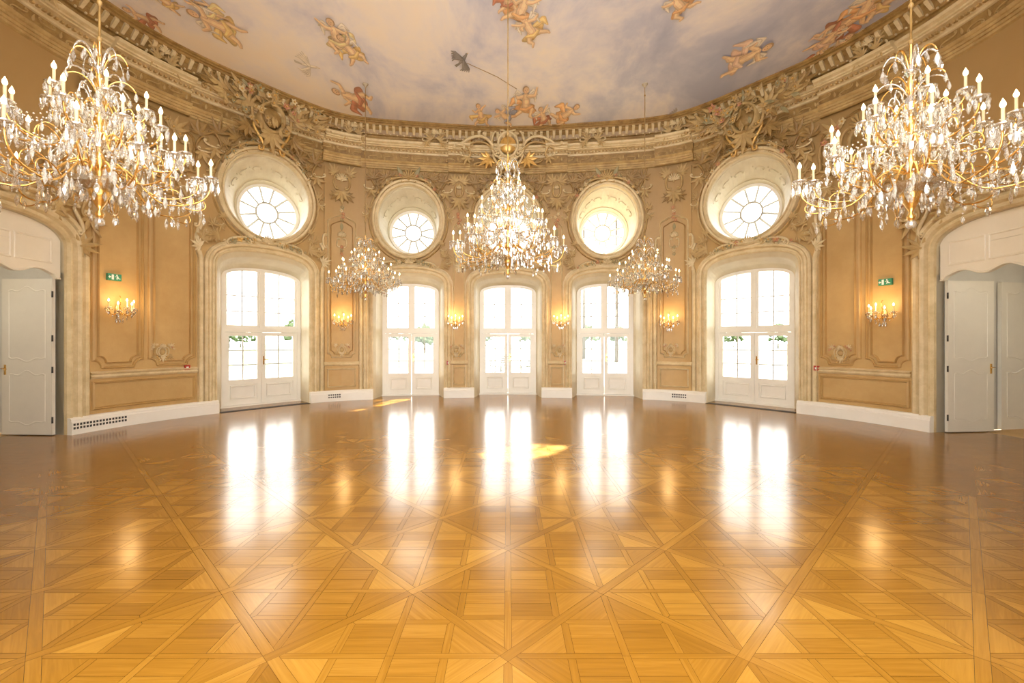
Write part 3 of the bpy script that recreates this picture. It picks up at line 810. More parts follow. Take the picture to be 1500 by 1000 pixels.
pieces.append(([(-h-fr,-h-fr),(h-w/2-G,-h-fr),(h-w/2-G,-h+fr),(-h-fr,-h+fr)],0,2))
pieces.append(([(-h-fr,-h+w/2+G),(-h+fr,-h+w/2+G),(-h+fr,h-w/2-G),(-h-fr,h-w/2-G)],pi/2,2))
fv=[];ff=[];tone=[];uvs=[]
def inroom(x,y,m=.86):
    if y<CY: return abs(x)<A+m and y>-2.4
    t=math.atan2(x/A,(y-CY)/B); kx=1+.058*math.exp(-((abs(t)-.60)/.22)**2)
    return math.hypot(x/(A+m),(y-CY)/(B+m))<kx
for ix in range(-18,19):
    for iy in range(-18,19):
        c0=rot((ix*Pn,iy*Pn),pi/4); cx=c0[0]; cy=c0[1]+5.0
        if not inroom(cx,cy,1.6): continue
        pt=random.uniform(-.07,.07)
        for poly,ang,kind in pieces:
            q2=[rot(p,pi/4) for p in poly]
            mx=sum(p[0] for p in q2)/len(q2)+cx; my=sum(p[1] for p in q2)/len(q2)+cy
            if not inroom(mx,my): continue
            o=len(fv); ff.append(tuple(range(o,o+len(q2))))
            tn=pt+(random.uniform(.32,.54) if kind==0 else random.uniform(.36,.64) if kind==3 else random.uniform(.36,.50) if kind==1 else random.uniform(.40,.54))
            rx,ry=random.random()*20,random.random()*20
            for p,pp in zip(q2,poly):
                fv.append((p[0]+cx,p[1]+cy,0)); q=rot(pp,-ang); uvs.append((q[0]+rx,q[1]+ry))
            tone.append(tn)
nb=len(fv); N=96
ring2=[]
for i in range(N+1):
    t=pi/2-pi*i/N; u=u_of(t); p=W((u,0,-.86)); ring2.append((p[0],p[1],-.0015))
ring2+= [(-A-.86,-2.4,-.0015),(A+.86,-2.4,-.0015)]
fv+=ring2; ff.append(tuple(range(nb,len(fv)))); tone.append(-.05); uvs+=[(0,0)]*len(ring2)
me=bpy.data.meshes.new('floor'); me.from_pydata(fv,[],ff); me.materials.append(M_parq)
at=me.attributes.new('tone','FLOAT','FACE'); at.data.foreach_set('value',tone)
uvl=me.uv_layers.new(name='grain')
for li,l in enumerate(me.loops): uvl.data[li].uv=uvs[l.vertex_index]
fl=bpy.data.objects.new('floor',me); COL.objects.link(fl)
import bmesh
bm=bmesh.new(); bm.from_mesh(me)
bm.normal_update()
bmesh.ops.reverse_faces(bm,faces=[f for f in bm.faces if f.normal.z<0]); bm.to_mesh(me); bm.free()
fl['label']='polished honey oak parquet floor in diagonal star panels'; fl['kind']='structure'; fl['category']='floor'
for i in(0,4):
    D=DOORS[i]; mb=MB(); hw=D['hw']-.02
    box(mb,D['u']-hw,D['u']+hw,.0005,.006,-.02,.16,0,8)
    n=44
    for k in range(n):
        x=D['u']-hw+.02+(2*hw-.04)*k/(n-1); box(mb,x-.006,x+.006,.006,.011,-.005,.145,1)
    mb.obj('floor_grille',[M_black,M_dark],W,label='dark metal heating grille set in floor before door',category='floor grille',group='floor heating grilles')
for px0,px1,py in((95,178,619),(478,498,582),(985,1008,580)):
    mb=MB(); a,b=u_at(px0),u_at(px1); n=max(3,int((b-a)/.05))
    box(mb,a,b,.075,.195,.141,.146,0,8)
    for k in range(n):
        for z0 in(.088,.145):
            x=a+(b-a)*(k+.5)/n; w_=(b-a)/n*.33
            box(mb,x-w_,x+w_,z0,z0+.036,.146,.1475,1)
    mb.obj('vent_grille',[M_white,M_grey],W,label='white slotted air vent set into baseboard',category='vent')
# ------------------------------------------------------------------ ceiling + frescoes
mb=MB(); N=120
def cring(d,z): return [(*W((u_of(-pi+2*pi*(i+.5)/N),0,d))[:2],z) for i in range(N)]
mb.add(cring(.45,H_CEIL),[tuple(range(N))]); mb.add(cring(-.5,H_CEIL+.05),[tuple(range(N))])
mb.obj('ceiling',[M_ceil],label='ceiling painted with pale pink and blue-grey clouds',category='ceiling',kind='structure')
def cpos(px,py):
    Z=(H_CEIL-CAMH)*F/(500-py); return ((px-AX)*Z/F,Z,Z/F,Z*Z/((H_CEIL-CAMH)*F))
class Fig:
    def __init__(s,px,py,S,rot=0,flip=1):
        s.X,s.Y,s.sx,s.sy=cpos(px,py); s.S=S; s.r=rot; s.f=flip; s.mb=MB(); s.z=H_CEIL-.004
    def poly(s,P,col):
        v=[]
        for x,y in P:
            x*=s.f; xx=x*math.cos(s.r)-y*math.sin(s.r); yy=x*math.sin(s.r)+y*math.cos(s.r)
            v.append((s.X+xx*s.S*s.sx,s.Y-yy*s.S*s.sy,s.z))
        s.mb.add(v,[tuple(range(len(P)))],0,False,col); s.z-=.0004
    def el(s,cx,cy,rx,ry,col,a=0,n=20):
        s.poly([(cx+rx*math.cos(t)*math.cos(a)-ry*math.sin(t)*math.sin(a),cy+rx*math.cos(t)*math.sin(a)+ry*math.sin(t)*math.cos(a)) for t in [2*pi*i/n for i in range(n)]],col)
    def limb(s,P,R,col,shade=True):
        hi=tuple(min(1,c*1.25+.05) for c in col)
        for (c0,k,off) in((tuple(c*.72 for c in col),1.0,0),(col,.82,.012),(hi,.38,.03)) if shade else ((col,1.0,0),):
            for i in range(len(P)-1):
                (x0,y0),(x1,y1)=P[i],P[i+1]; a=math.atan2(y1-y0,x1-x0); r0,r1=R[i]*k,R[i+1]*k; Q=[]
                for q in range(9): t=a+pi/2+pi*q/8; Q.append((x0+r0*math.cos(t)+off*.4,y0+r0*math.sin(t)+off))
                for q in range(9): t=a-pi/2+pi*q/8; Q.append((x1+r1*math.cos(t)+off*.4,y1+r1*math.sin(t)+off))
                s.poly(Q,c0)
    def blob(s,cx,cy,rx,ry,col,seed=0,n=40,amp=.22):
        rg=random.Random(seed); ph=[rg.random()*6 for _ in range(5)]
        for c0,k in((tuple(c*.75 for c in col),1.0),(col,.86)):
            P=[]
            for i in range(n):
                t=2*pi*i/n; r=k*(1+amp*math.sin(2*t+ph[0])+amp*.6*math.sin(3*t+ph[1])+amp*.5*math.sin(5*t+ph[2])); P.append((cx+rx*r*math.cos(t),cy+ry*r*math.sin(t)))
            s.poly(P,c0)
        for i in range(5):
            t=ph[3]+i*1.2; c1=tuple(min(1,c*1.4+.05) for c in col) if i%2 else tuple(c*.7 for c in col)
            x0,y0=cx+rx*.6*math.cos(t),cy+ry*.6*math.sin(t); x1,y1=cx+rx*.5*math.cos(t+1.6),cy+ry*.5*math.sin(t+1.6)
            s.limb([(x0,y0),((x0+x1)/2+rx*.12,(y0+y1)/2),(x1,y1)],[.015,.04*max(rx,ry)*2,.012],c1,False)
    def putto(s,drape,skin=(.82,.56,.32),wings=True,seed=0,ox=0,oy=0,k=1.0):
        rg=random.Random(seed); J=lambda v:v+rg.uniform(-.07,.07)
        T=lambda P:[(ox+x*k,oy+y*k) for x,y in P]
        R=lambda L:[r*k for r in L]
        if drape:
            s.blob(ox+(rg.uniform(-.12,.12))*k,oy,.42*k,.22*k,drape,seed)
            s.limb(T([(-.1,.2),(J(-.5),J(.3)),(J(-.62),J(.08))]),R([.08,.12,.03]),drape)
        if wings:
            for q in(-1,1):
                for w_ in range(3): s.limb(T([(q*.06,.45),(q*(.30+.03*w_),.66-.10*w_),(q*(.46-.04*w_),.52-.14*w_)]),R([.05,.07,.02]),(.74,.68,.58))
        s.limb(T([(-.07,.12),(J(-.24),J(-.10)),(J(-.42),J(-.20)),(-.50,-.26)]),R([.12,.09,.06,.04]),skin)
        s.limb(T([(.08,.12),(J(.26),J(-.08)),(J(.2),J(-.32)),(.27,-.40)]),R([.12,.09,.06,.04]),skin)
        s.limb(T([(0,.12),(.02,.32),(0,.48)]),R([.15,.15,.13]),skin)
        s.limb(T([(-.11,.5),(J(-.28),J(.42)),(J(-.40),J(.56))]),R([.07,.055,.035]),skin)
        s.limb(T([(.11,.5),(J(.29),J(.56)),(J(.40),J(.72))]),R([.07,.055,.035]),skin)
        s.el(ox+.03*k,oy+.75*k,.125*k,.13*k,(.45,.26,.12)); s.el(ox+.045*k,oy+.73*k,.10*k,.11*k,skin)
        s.el(ox+.01*k,oy+.74*k,.012*k,.012*k,(.15,.09,.06),n=8); s.el(ox+.09*k,oy+.74*k,.012*k,.012*k,(.15,.09,.06),n=8); s.el(ox+.05*k,oy+.68*k,.025*k,.010*k,(.5,.18,.12),n=8)
        if drape: s.limb(T([(-.22,.05),(0,-.02),(.25,.10)]),R([.05,.09,.05]),drape)
    def done(s,label,name='painted_cherub'):
        return s.mb.obj(name,[M_paint],label=label,category='ceiling painting')
GO=(.84,.58,.20);RE=(.50,.15,.06);OR=(.82,.44,.16);BL=(.34,.38,.54);PK=(.80,.56,.42);YE=(.88,.68,.32)
figs=[(335,42,50,GO,.9,1,'golden-draped'),(310,22,36,YE,.2,-1,'yellow-draped'),(497,62,42,YE,-.2,-1,'yellow-draped'),(520,80,36,GO,.3,1,'golden-draped'),(528,145,40,RE,1.2,1,'red-draped'),
(760,22,46,OR,-.3,1,'orange-draped'),(782,48,40,GO,.6,-1,'golden-draped'),(745,6,34,RE,.2,1,'red-draped'),(1000,10,40,OR,.9,-1,'orange-draped'),
(1078,90,46,PK,-.8,1,'pale pink-draped'),(1225,42,50,RE,-.6,-1,'red-draped'),(1262,20,46,OR,.5,1,'orange-draped'),(1203,64,34,PK,0.,1,'rose-draped'),(1290,8,40,GO,-.3,1,'golden-draped'),
(770,158,36,OR,.1,1,'orange-draped'),(745,172,26,BL,.9,-1,'blue-draped'),(822,172,32,OR,-.8,1,'orange-draped'),(252,6,30,GO,.4,-1,'golden-draped'),(798,176,26,RE,.5,1,'red-draped'),(706,174,26,GO,.2,1,'golden-draped'),
(1240,70,36,GO,.7,-1,'golden-draped'),(1190,92,30,RE,-.2,1,'red-draped'),(222,30,32,RE,.8,1,'red-draped')]
for i,(px,py,S,dr,ro,fp,wd) in enumerate(figs):
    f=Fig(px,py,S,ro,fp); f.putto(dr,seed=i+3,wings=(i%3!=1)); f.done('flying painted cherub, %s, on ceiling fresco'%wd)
def bird(px,py,S,rot,col,lab):
    f=Fig(px,py,S,rot)
    f.limb([(-.35,-.05),(0,0),(.3,.08)],[.05,.12,.07],col); f.el(.38,.12,.07,.06,col); f.poly([(.44,.14),(.54,.11),(.44,.09)],(.6,.4,.1))
    f.poly([(-.3,0),(-.62,.05),(-.6,-.10),(-.3,-.1)],tuple(c*.7 for c in col))
    for q in(1,-1):
        for w_ in range(5): f.limb([(.02,.04*q),(-.05-.07*w_,q*(.55-.05*w_)),(-.2-.08*w_,q*(.72-.10*w_))],[.07,.06,.012],col)
    return f.done(lab,'painted_bird')
bb=bird(678,87,26,.6,(.14,.14,.16),'dark painted bird with spread wings holding a cord')
bird(452,96,28,-.5,(.74,.68,.58),'pale painted dove with spread wings')
bird(985,172,20,.1,(.30,.28,.30),'dark painted bird near ceiling edge')
a=cpos(684,92); b=cpos(757,130); mb=MB(); m=cpos(728,112)
P=[(a[0],a[1],H_CEIL-.002),(m[0],m[1],H_CEIL-.002),(b[0],b[1],H_CEIL-.002)]
tube(mb,P,.008,4); mb.obj('painted_cord',[M_brown],parent=bb,label='thin brown painted cord from bird to cherubs')
# ------------------------------------------------------------------ chandeliers
def drop_mesh(L,wd):
    mb=MB(); ball(mb,(0,0,-.010),.008,0,6,4)
    lathe(mb,[(0.0005,-.018),(wd*.55,-.018-L*.22),(wd,-.018-L*.55),(wd*.6,-.018-L*.82),(0.0005,-.018-L)],6,(0,0,0),0,False,.55)
    return mb
def mesh_only(mb,name,mats):
    ob=mb.obj(name,mats,local=True); me=ob.data; bpy.data.objects.remove(ob); return me
ME_drop=mesh_only(drop_mesh(.098,.022),'crystal_drop',[M_crys])
ME_drop2=mesh_only(drop_mesh(.055,.013),'crystal_drop_small',[M_crys])
c_=MB(); lathe(c_,[(.0,0),(.014,.0),(.014,.012),(.0095,.016),(.0095,.100),(.0,.102)],10); ME_candle=mesh_only(c_,'candle',[M_candle])
c_=MB(); lathe(c_,[(.0,.0),(.008,.002),(.015,.014),(.014,.028),(.006,.046),(.0,.060)],8); ME_bulb=mesh_only(c_,'flame_bulb',[M_bulb])
c_=MB(); lathe(c_,[(.012,-.03),(.02,-.012),(.045,-.006),(.055,.006),(.05,.004),(.014,.0),(.010,.0)],12)
for i in range(8):
    a=2*pi*i/8; lathe(c_,[(.0005,-.01),(.007,-.025),(.0005,-.05)],5,(.052*math.cos(a),.052*math.sin(a),0),0,False)
ME_bob=mesh_only(c_,'drip_pan',[M_crys])
def child(name,me,parent,loc,rz=0,rx=0,label=None,kind=None):
    o=bpy.data.objects.new(name,me); COL.objects.link(o); o.parent=parent; o.location=loc; o.rotation_euler=(rx,0,rz)
    if label:o['label']=label
    if kind:o['kind']=kind
    return o
def build_chandelier(loc,R,H,tiers,zc,label,seed,ndrop=96):
    rg=random.Random(seed)
    root=bpy.data.objects.new('chandelier',None); COL.objects.link(root); root.empty_display_size=.2; root.location=loc
    root['label']=label; root['category']='chandelier'; root['group']='crystal chandeliers of the hall'
    mb=MB(); lathe(mb,[(0,.02),(.02,.03),(.03,.06),(.012,.09),(.03,.13),(.06,.19),(.075,.24),(.04,.28),(.02,.33),(.04,H*.34),(.02,H*.38),(.016,H*.5),(.04,H*.54),(.045,H*.56),(.02,H*.6),(.015,H*.72),(.035,H*.75),(.04,H*.78),(.018,H*.82),(.025,H*.9),(.012,H*.94),(.012,H)],16)
    mb.obj('stem',[M_brass],parent=root,local=True)
    for pr in([(.02,H*.38),(.05,H*.41),(.055,H*.45),(.02,H*.5)],[(.02,H*.6),(.045,H*.63),(.05,H*.67),(.02,H*.72)],[(.02,H*.82),(.04,H*.85),(.02,H*.9)]):
        mb=MB(); lathe(mb,pr,12,smooth=False); mb.obj('crystal_column',[M_crys],parent=root,local=True)
    mb=MB(); lathe(mb,[(.08,.235),(.17,.27),(.20,.30),(.17,.285),(.06,.25)],18,smooth=False); mb.obj('crystal_bowl',[M_crys],parent=root,local=True)
    mb=MB(); ball(mb,(0,0,0),.035,0,8,6); mb.obj('crystal_ball',[M_crys],parent=root,local=True)
    top=zc-loc[2]
    mb=MB(); tube(mb,[(0,0,H),(0,0,top-.02)],.0085,6,ref=(1,0,0))
    for z in(H+.02,H+.3,top-.25): lathe(mb,[(0,-.03),(.018,-.01),(.018,.01),(0,.03)],8,(0,0,z))
    mb.obj('suspension_rod',[M_brown],parent=root,local=True,label='thin dark bronze suspension rod')
    mb=MB(); lathe(mb,[(.0,-.08),(.02,-.07),(.03,-.05),(.06,-.02),(.065,-.001),(0,0)],14,(0,0,top)); mb.obj('ceiling_hook',[M_blue],parent=root,local=True)
    spots=[]; stuff=MB()
    def sd(x,y,z,L,wd):
        lathe(stuff,[(0.0005,0),(wd*.6,-L*.25),(wd,-L*.55),(wd*.55,-L*.82),(.0005,-L)],5,(x,y,z),0,False,.7)
    for ti,(r,z,n,zs,ph) in enumerate(tiers):
        def armmesh(r,z):
            am=MB(); lo=z-.20*r/.75-.05
            P=bez((.04,0,zs),(r*.30,0,zs+.16),(r*.35,0,lo-.06),(r*.70,0,lo),10)+bez((r*.70,0,lo),(r*.92,0,lo+.03),(r,0,lo+.08),(r,0,z-.03),8)[1:]
            tube(am,P,.0070,6,ref=(0,1,0))
            Q=bez((r*.45,0,lo+.05),(r*.55,0,lo+.16),(r*.75,0,lo+.15),(r*.72,0,lo+.03),8); tube(am,Q,.005,5,ref=(0,1,0))
            Q=bez((r*.70,0,lo),(r*.88,0,lo-.06),(r*1.0,0,lo-.02),(r*.93,0,lo+.05),8); tube(am,Q,.005,5,ref=(0,1,0))
            Q=bez((r*.2,0,zs+.05),(r*.3,0,zs+.18),(r*.5,0,zs+.16),(r*.46,0,zs+.03),8); tube(am,Q,.0055,5,1,ref=(0,1,0))
            return mesh_only(am,'arm',[M_brass,M_crys]),lo
        meA,loA=armmesh(r,z); meB,loB=armmesh(r*.86,z+.07)
        for i in range(n):
            a=2*pi*(i+ph)/n; ca,sa=math.cos(a),math.sin(a)
            alt=(i%2==1 and n>=8); rr=r*.86 if alt else r; zz0=z+.07 if alt else z; lo=loB if alt else loA
            child('arm',meB if alt else meA,root,(0,0,0),a)
            child('drip_pan',ME_bob,root,(rr*ca,rr*sa,zz0-.005),a,label='crystal drip pan')
            cd=child('candle',ME_candle,root,(rr*ca,rr*sa,zz0)); child('flame_bulb',ME_bulb,cd,(0,0,.100),label='lit warm flame-shaped bulb')
            for q in range(5):
                w_=.05; bb_=2*pi*q/5+a
                spots.append((rr*ca+w_*math.cos(bb_),rr*sa+w_*math.sin(bb_),zz0-.02,2.0-ti*.3+rg.random()*.3))
            for f_ in(.42,.58,.74,.90):
                lz=lo+(.03 if f_>.6 else .06); spots.append((rr*f_*ca,rr*f_*sa,lz-.01,1.6-ti*.2+rg.random()*.5))
            zt=min(H*.92,z+.5)
            for k in range(14):
                t=k/13; x=.03+(rr*.93-.03)*t; zz=zt+(zz0-.02-zt)*t-.16*4*t*(1-t)
                ball(stuff,(x*ca,x*sa,zz),.007,0,5,4)
            a2=2*pi*(i+1+ph)/n
            for k in range(1,10):
                t=k/10; x=r*.92*(ca+(math.cos(a2)-ca)*t); y=r*.92*(sa+(math.sin(a2)-sa)*t); zz=z-.01-.10*4*t*(1-t)
                ball(stuff,(x,y,zz),.008,0,5,4)
                if k%3==0: sd(x,y,zz-.008,.07+.03*rg.random(),.014)
            for f_ in(.30,.46,.62,.78,.90):
                b=a+pi/n+rg.uniform(-.1,.1); hz=lo+.10*(1-f_)+rg.uniform(-.06,.04); sd(r*f_*math.cos(b),r*f_*math.sin(b),hz,.075+.04*rg.random(),.017)
                ball(stuff,(r*f_*math.cos(b),r*f_*math.sin(b),hz+.012),.008,0,5,4)
    cm=MB(); tube(cm,bez((.02,0,H*.84),(.05,0,H*.96),(.13,0,H*.99),(.17,0,H*.90),10),[.009]*8+[.007,.005,.004],5,ref=(0,1,0))
    tube(cm,bez((.02,0,H*.72),(.07,0,H*.82),(.17,0,H*.83),(.22,0,H*.76),8),.006,5,ref=(0,1,0))
    me=mesh_only(cm,'crown_plume',[M_crys]); cm2=mesh_only(cm,'crown_plume_gold',[M_brass])
    for i in range(8):
        a=2*pi*i/8+.2; child('crown_plume',me if i%2 else cm2,root,(0,0,0),a)
        spots.append((.17*math.cos(a),.17*math.sin(a),H*.90,5)); sd(.22*math.cos(a),.22*math.sin(a),H*.76,.08,.017)
        sd(.10*math.cos(a),.10*math.sin(a),H*.93,.07,.014)
    for i in range(10): a=2*pi*i/10; spots.append((.18*math.cos(a),.18*math.sin(a),.28,4))
    for i in range(8): a=2*pi*i/8; sd(.08*math.cos(a),.08*math.sin(a),.22,.08,.015)
    spots.sort(key=lambda s:-s[3])
    for j,(x,y,z,_) in enumerate(spots):
        if j<ndrop: child('crystal_drop',ME_drop,root,(x,y,z),rg.random()*6)
        else: sd(x,y,z,.08,.017)
    stuff.obj('crystal_beads',[M_crys],parent=root,local=True,kind='stuff',label='strings of small crystal beads and drops')
    lt=bpy.data.lights.new('chandelier_glow','POINT'); lt.energy=11; lt.color=(1,.80,.52); lt.shadow_soft_size=.25
    lo=bpy.data.objects.new('chandelier_glow',lt); COL.objects.link(lo); lo.parent=root; lo.location=(0,0,H*.5)
    return root
def copy_tree(src,loc=None,mat=None,rz=0):
    n=src.copy(); COL.objects.link(n)
    if loc is not None: n.location=loc; n.rotation_euler=(0,0,rz)
    if mat is not None: n.matrix_world=mat
    def rec(s,d):
        for c in KIDS.get(s.name,[]):
            k=c.copy(); k.parent=d; COL.objects.link(k); rec(c,k)
    rec(src,n); return n
def kids():
    K={}
    for o in bpy.data.objects:
        if o.parent: K.setdefault(o.parent.name,[]).append(o)
    return K
CH1='gilt brass crystal chandelier with lit candle bulbs on three tiers'
ch=build_chandelier((-3.10,9.9,2.42),.74,1.38,[(.74,.42,14,.40,0),(.54,.66,10,.62,.5),(.30,.90,6,.88,0)],H_CEIL,CH1,5)
KIDS=kids()
for x,y,z,r in((2.98,9.9,2.42,.2),(-3.14,3.5,2.42,.33),(3.10,3.5,2.40,.1)): copy_tree(ch,(x,y,z),rz=r)
build_chandelier((0,6.7,2.45),.82,1.80,[(.82,.46,18,.42,0),(.60,.74,12,.70,.5),(.38,1.04,8,.98,0),(.18,1.30,6,1.24,.5)],H_CEIL,'largest crystal chandelier with four lit candle tiers at hall centre',9)
# ------------------------------------------------------------------ sconces
def build_sconce():
    root=bpy.data.objects.new('wall_sconce',None); COL.objects.link(root); root['category']='wall lamp'; root['group']='crystal wall sconces'
    root['label']='gilt wall sconce with five lit candle bulbs and crystal drops'
    mb=MB(); lathe(mb,[(0,-.12),(.03,-.10),(.05,-.02),(.045,.06),(.02,.12),(0,.15)],12,(0,.012,0),0,True,.3); ball(mb,(0,.04,0),.028,0)
    tube(mb,bez((0,.03,.05),(0,.10,.14),(0,.10,.28),(0,.04,.26),8),.006,5,ref=(1,0,0))
    mb.obj('backplate',[M_brass],parent=root,local=True)
    for i,(x,y,z) in enumerate([(-.20,.10,.05),(-.11,.19,.0),(0,.24,.06),(.11,.19,.0),(.20,.10,.05)]):
        am=MB(); tube(am,bez((0,.04,0),(x*.4,y*.5,-.10),(x*.95,y*.95,-.12),(x,y,z-.02),10),.006,5)
        am.obj('arm',[M_brass],parent=root,local=True)
        child('drip_pan',ME_bob,root,(x,y,z-.005)); cd=child('candle',ME_candle,root,(x,y,z)); child('flame_bulb',ME_bulb,cd,(0,0,.100))
        child('crystal_drop',ME_drop,root,(x,y,z-.02)); child('crystal_drop',ME_drop2,root,(x*.6,y*.65,z-.10)); child('crystal_drop',ME_drop2,root,(x*1.15,y*.95,z-.03))
    for i in range(3): child('crystal_drop',ME_drop,root,((i-1)*.05,.05,-.11))
    lt=bpy.data.lights.new('sconce_glow','POINT'); lt.energy=11; lt.color=(1,.64,.28); lt.shadow_soft_size=.12
    lo=bpy.data.objects.new('sconce_glow',lt); COL.objects.link(lo); lo.parent=root; lo.location=(0,.30,.18)
    return root
sc=build_sconce(); KIDS=kids(); first=True
for px,py in((172,455),(501,472),(667,472),(822,472),(981,473),(1296,461)):
    u=u_at(px); z=z_at(px,py); d=.055 if 450<px<1050 else .002
    M=frame_at(u,z,d)@Matrix.Scale(.92 if 600<px<900 else 1.0,4)
    if first: sc.matrix_world=M; first=False
    else: copy_tree(sc,mat=M)
# ------------------------------------------------------------------ signs, call points
def exit_sign(px,py,arrow,label):
    u=u_at(px); z=z_at(px,py); w_,h_=.108,.058; k=.74
    mb=MB(); box(mb,u-w_,u+w_,z-h_,z+h_,0.0,.05,0); root=mb.obj('exit_sign',[M_green],W,label=label,category='exit sign')
    g=MB(); d=.0515
    def poly(P): g.add([(u+x*k,z+y*k,d) for x,y in P],[tuple(range(len(P)))])
    s=arrow
    poly([(s*.02,-.06),(s*.068,-.06),(s*.068,.06),(s*.02,.06)])
    a=[(.080,-.012),(.105,-.012),(.105,-.036),(.140,0),(.105,.036),(.105,.012),(.080,.012)]
    poly([(s*x,y) for x,y in a])
    def ln(p,q,r):
        r*=1.5; dx,dy=q[0]-p[0],q[1]-p[1]; l=math.hypot(dx,dy); nx,ny=-dy/l*r,dx/l*r
        poly([(s*(p[0]+nx),p[1]+ny),(s*(q[0]+nx),q[1]+ny),(s*(q[0]-nx),q[1]-ny),(s*(p[0]-nx),p[1]-ny)])
    poly([(s*(-.045)+.016*math.cos(t),.048+.016*math.sin(t)) for t in [2*pi*i/12 for i in range(12)]])
    ln((-.05,.028),(-.065,-.008),.009); ln((-.065,-.008),(-.04,-.025),.006); ln((-.04,-.025),(-.05,-.058),.005); ln((-.065,-.01),(-.09,-.03),.006); ln((-.09,-.03),(-.12,-.03),.005)
    ln((-.05,.02),(-.025,.008),.004); ln((-.025,.008),(-.005,.018),.004); ln((-.055,.02),(-.085,.012),.004)
    g.obj('running_figure_pictogram',[M_signw],W,parent=root,label='white running figure, doorway and arrow')
exit_sign(165,406,-1,'green emergency exit sign with running figure, arrow and doorway')
exit_sign(1299,413,-1,'green emergency exit sign with running figure above sconce')
for px,py in((273,538),(657,531),(829,531),(1197,539)):
    u=u_at(px); z=z_at(px,py); b=.05 if 450<px<1050 else 0
    mb=MB(); box(mb,u-.05,u+.05,z-.05,z+.05,b,b+.04); r=mb.obj('fire_call_point',[M_red],W,label='small square red fire alarm call point on wall',category='fire alarm',group='fire call points')
    mb=MB(); box(mb,u-.022,u+.022,z-.022,z+.018,b+.04,b+.043); mb.obj('button_cover',[M_signw],W,parent=r,label='white button cover')
# ------------------------------------------------------------------ outdoors
mb=MB(); mb.add([(-160,CY+3,-.06),(160,CY+3,-.06),(160,260,-.06),(-160,260,-.06)],[(0,1,2,3)]); mb.obj('lawn',[M_lawn],label='wide sunlit green lawn of park',category='lawn',kind='structure')
mb=MB(); mb.add([(-40,CY+3.0,-.05),(40,CY+3.0,-.05),(40,25,-.05),(-40,25,-.05)],[(0,1,2,3)]); mb.obj('terrace',[M_terr],label='pale gravel terrace outside the doors',category='terrace',kind='structure')
def tree(x,y,hh,seed,crown=None,lab='leafy green park tree standing on lawn'):
    rg=random.Random(seed); root=bpy.data.objects.new('park_tree',None); COL.objects.link(root); root.location=(x,y,-.06)
    root['label']=lab; root['category']='tree'; root['group']='park trees'
    rt=hh*.03 if not crown else .16
    mb=MB(); tube(mb,[(0,0,0),(.03,0,hh*.25),(0,.05,hh*.5),(.05,0,hh*.9)],[rt,rt*.75,rt*.55,rt*.2],8,ref=(1,0,0))
    if not crown:
        for i in range(5):
            a=rg.random()*6; tube(mb,[(0,0,hh*(.3+.08*i)),(math.cos(a)*hh*.15,math.sin(a)*hh*.15,hh*(.42+.08*i))],[hh*.012,hh*.005],5,ref=(1,0,0))
    mb.obj('trunk',[M_bark],parent=root,local=True)
    mb=MB()
    for i in range(70 if not crown else int(120*(crown[1]-crown[0])*crown[2]**2/4)+60):
        a=rg.random()*2*pi
        if crown:
            z0,z1,R=crown; zz=z0+(z1-z0)*rg.random(); q=(2*(zz-z0)/(z1-z0)-1); rr=R*math.sqrt(max(0,1-q**4))*rg.random()**.5; br=rg.uniform(.3,.5)
        else:
            rr=hh*.42*rg.random()**.5; zz=hh*(.34+.60*rg.random()); rr*=math.sin(min(1,(1.02-zz/hh)/.45)*pi/2); br=hh*rg.uniform(.04,.09)
        c=(rr*math.cos(a),rr*math.sin(a),zz); n0=len(mb.v); ball(mb,c,br,0,7,5)
        for k in range(n0,len(mb.v)):
            v=mb.v[k]; f=1+rg.uniform(-.4,.4); mb.v[k]=tuple(c[j]+(v[j]-c[j])*f for j in range(3))
    mb.obj('crown',[M_leaf],parent=root,local=True)
for i,(px,y,hh) in enumerate([(352,120,5),(375,140,5.5),(432,100,6.5),(448,110,6.5),(575,140,5.5),(622,62,4),(600,150,6),(632,130,5.5),(712,150,5),(770,160,5.5),(862,110,5.5),(880,150,6),(905,130,6),(925,120,5.5),(1050,110,5),(1075,120,5),(1140,100,5.5),(335,110,5.5)]):
    tree((px-AX)*y/F,y,hh,i)
TL='tall slender poplar added to block sun at doors and windows'  # added trees, crowns out of view, placed to stop sun through the openings
tree(12.8,29.8,21,80,(12.8,20.8,2.4),TL); tree(1.8,29.8,21,81,(12.8,20.8,2.5),TL)
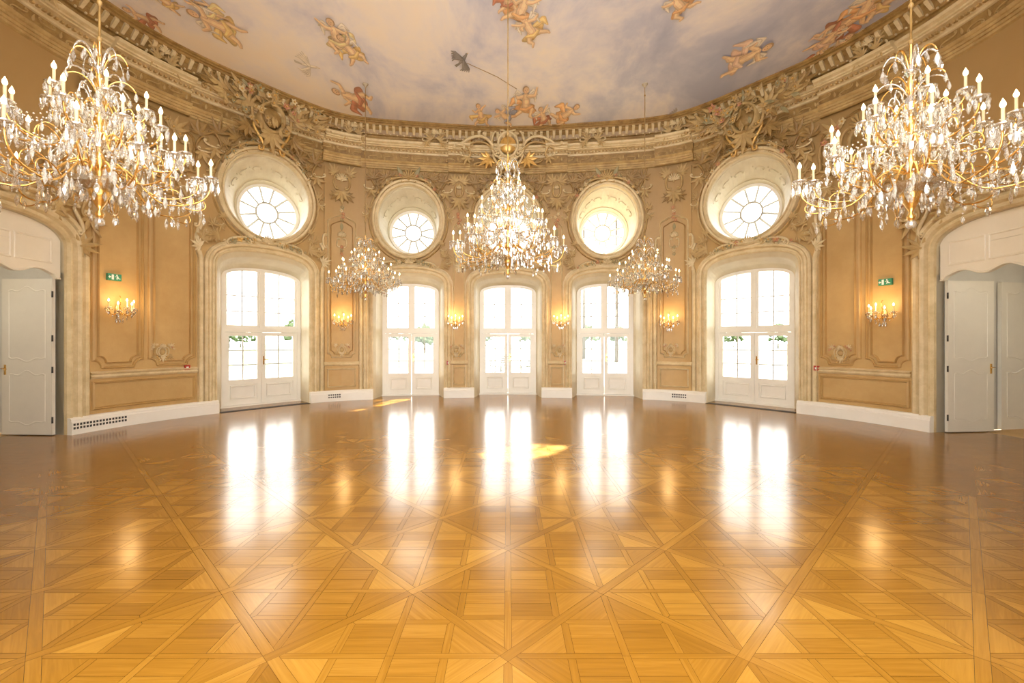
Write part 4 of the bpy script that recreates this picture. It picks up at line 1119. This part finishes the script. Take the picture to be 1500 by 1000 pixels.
tree(8.4,35.2,21.6,82,(15.0,21.6,1.4),TL); tree(6.75,40.5,25.4,83,(23.0,25.4,1.2),TL); tree(13.1,40.2,22,84,(18.2,22.2,1.3),TL)
def garden_chair(x,y,r):
    mb=MB()
    for sx in(-1,1):
        for sy in(-1,1): tube(mb,[(sx*.2,sy*.2,0),(sx*.19,sy*.19,.45)],.015,5,ref=(1,0,0))
        tube(mb,[(sx*.19,.19,.45),(sx*.19,.25,.88)],.015,5,ref=(1,0,0))
    box(mb,-.22,.22,-.22,.22,.44,.47)
    for k in range(4): box(mb,-.19,.19,.20+.015*k,.215+.015*k,.55+.09*k,.60+.09*k)
    ob=mb.obj('garden_chair',[M_dark],label='dark garden chair on terrace outside door',category='chair',local=True,loc=(x,y,-.05)); ob.rotation_euler=(0,0,r); ob['group']='garden chairs'
for x,y,r in((-.55,20.5,1.4),(.75,20.5,-1.4),(-.1,21.3,0.1)): garden_chair(x,y,r)
mb=MB(); lathe(mb,[(0,.0),(.22,.0),(.22,.02),(.03,.04),(.025,.70),(.4,.71),(.4,.74),(0,.74)],18)
mb.obj('garden_table',[M_dark],label='round dark garden table on terrace',category='table',local=True,loc=(.1,20.5,-.05))
# ------------------------------------------------------------------ light + camera
w=bpy.data.worlds.new('World'); bpy.context.scene.world=w; w.use_nodes=True
bg=w.node_tree.nodes['Background']; bg.inputs[0].default_value=(1,.985,.95,1); bg.inputs[1].default_value=7.8
s=bpy.data.lights.new('sun','SUN'); s.energy=75; s.angle=.015; s.color=(1,.96,.90)
so=bpy.data.objects.new('sun',s); COL.objects.link(so)
so.rotation_euler=Vector((-2.4,-6.3,-4.5)).to_track_quat('-Z','Y').to_euler(); so.location=(15,40,30)
cam=bpy.data.cameras.new('cam'); cam.lens=16.0; cam.sensor_width=36; cam.shift_x=.004
co=bpy.data.objects.new('camera',cam); COL.objects.link(co); co.location=(0,0,CAMH); co.rotation_euler=(pi/2,0,0)
bpy.context.scene.camera=co
bpy.context.scene.view_settings.view_transform='Standard'
bpy.context.scene.view_settings.look='None'
bpy.context.scene.view_settings.exposure=0
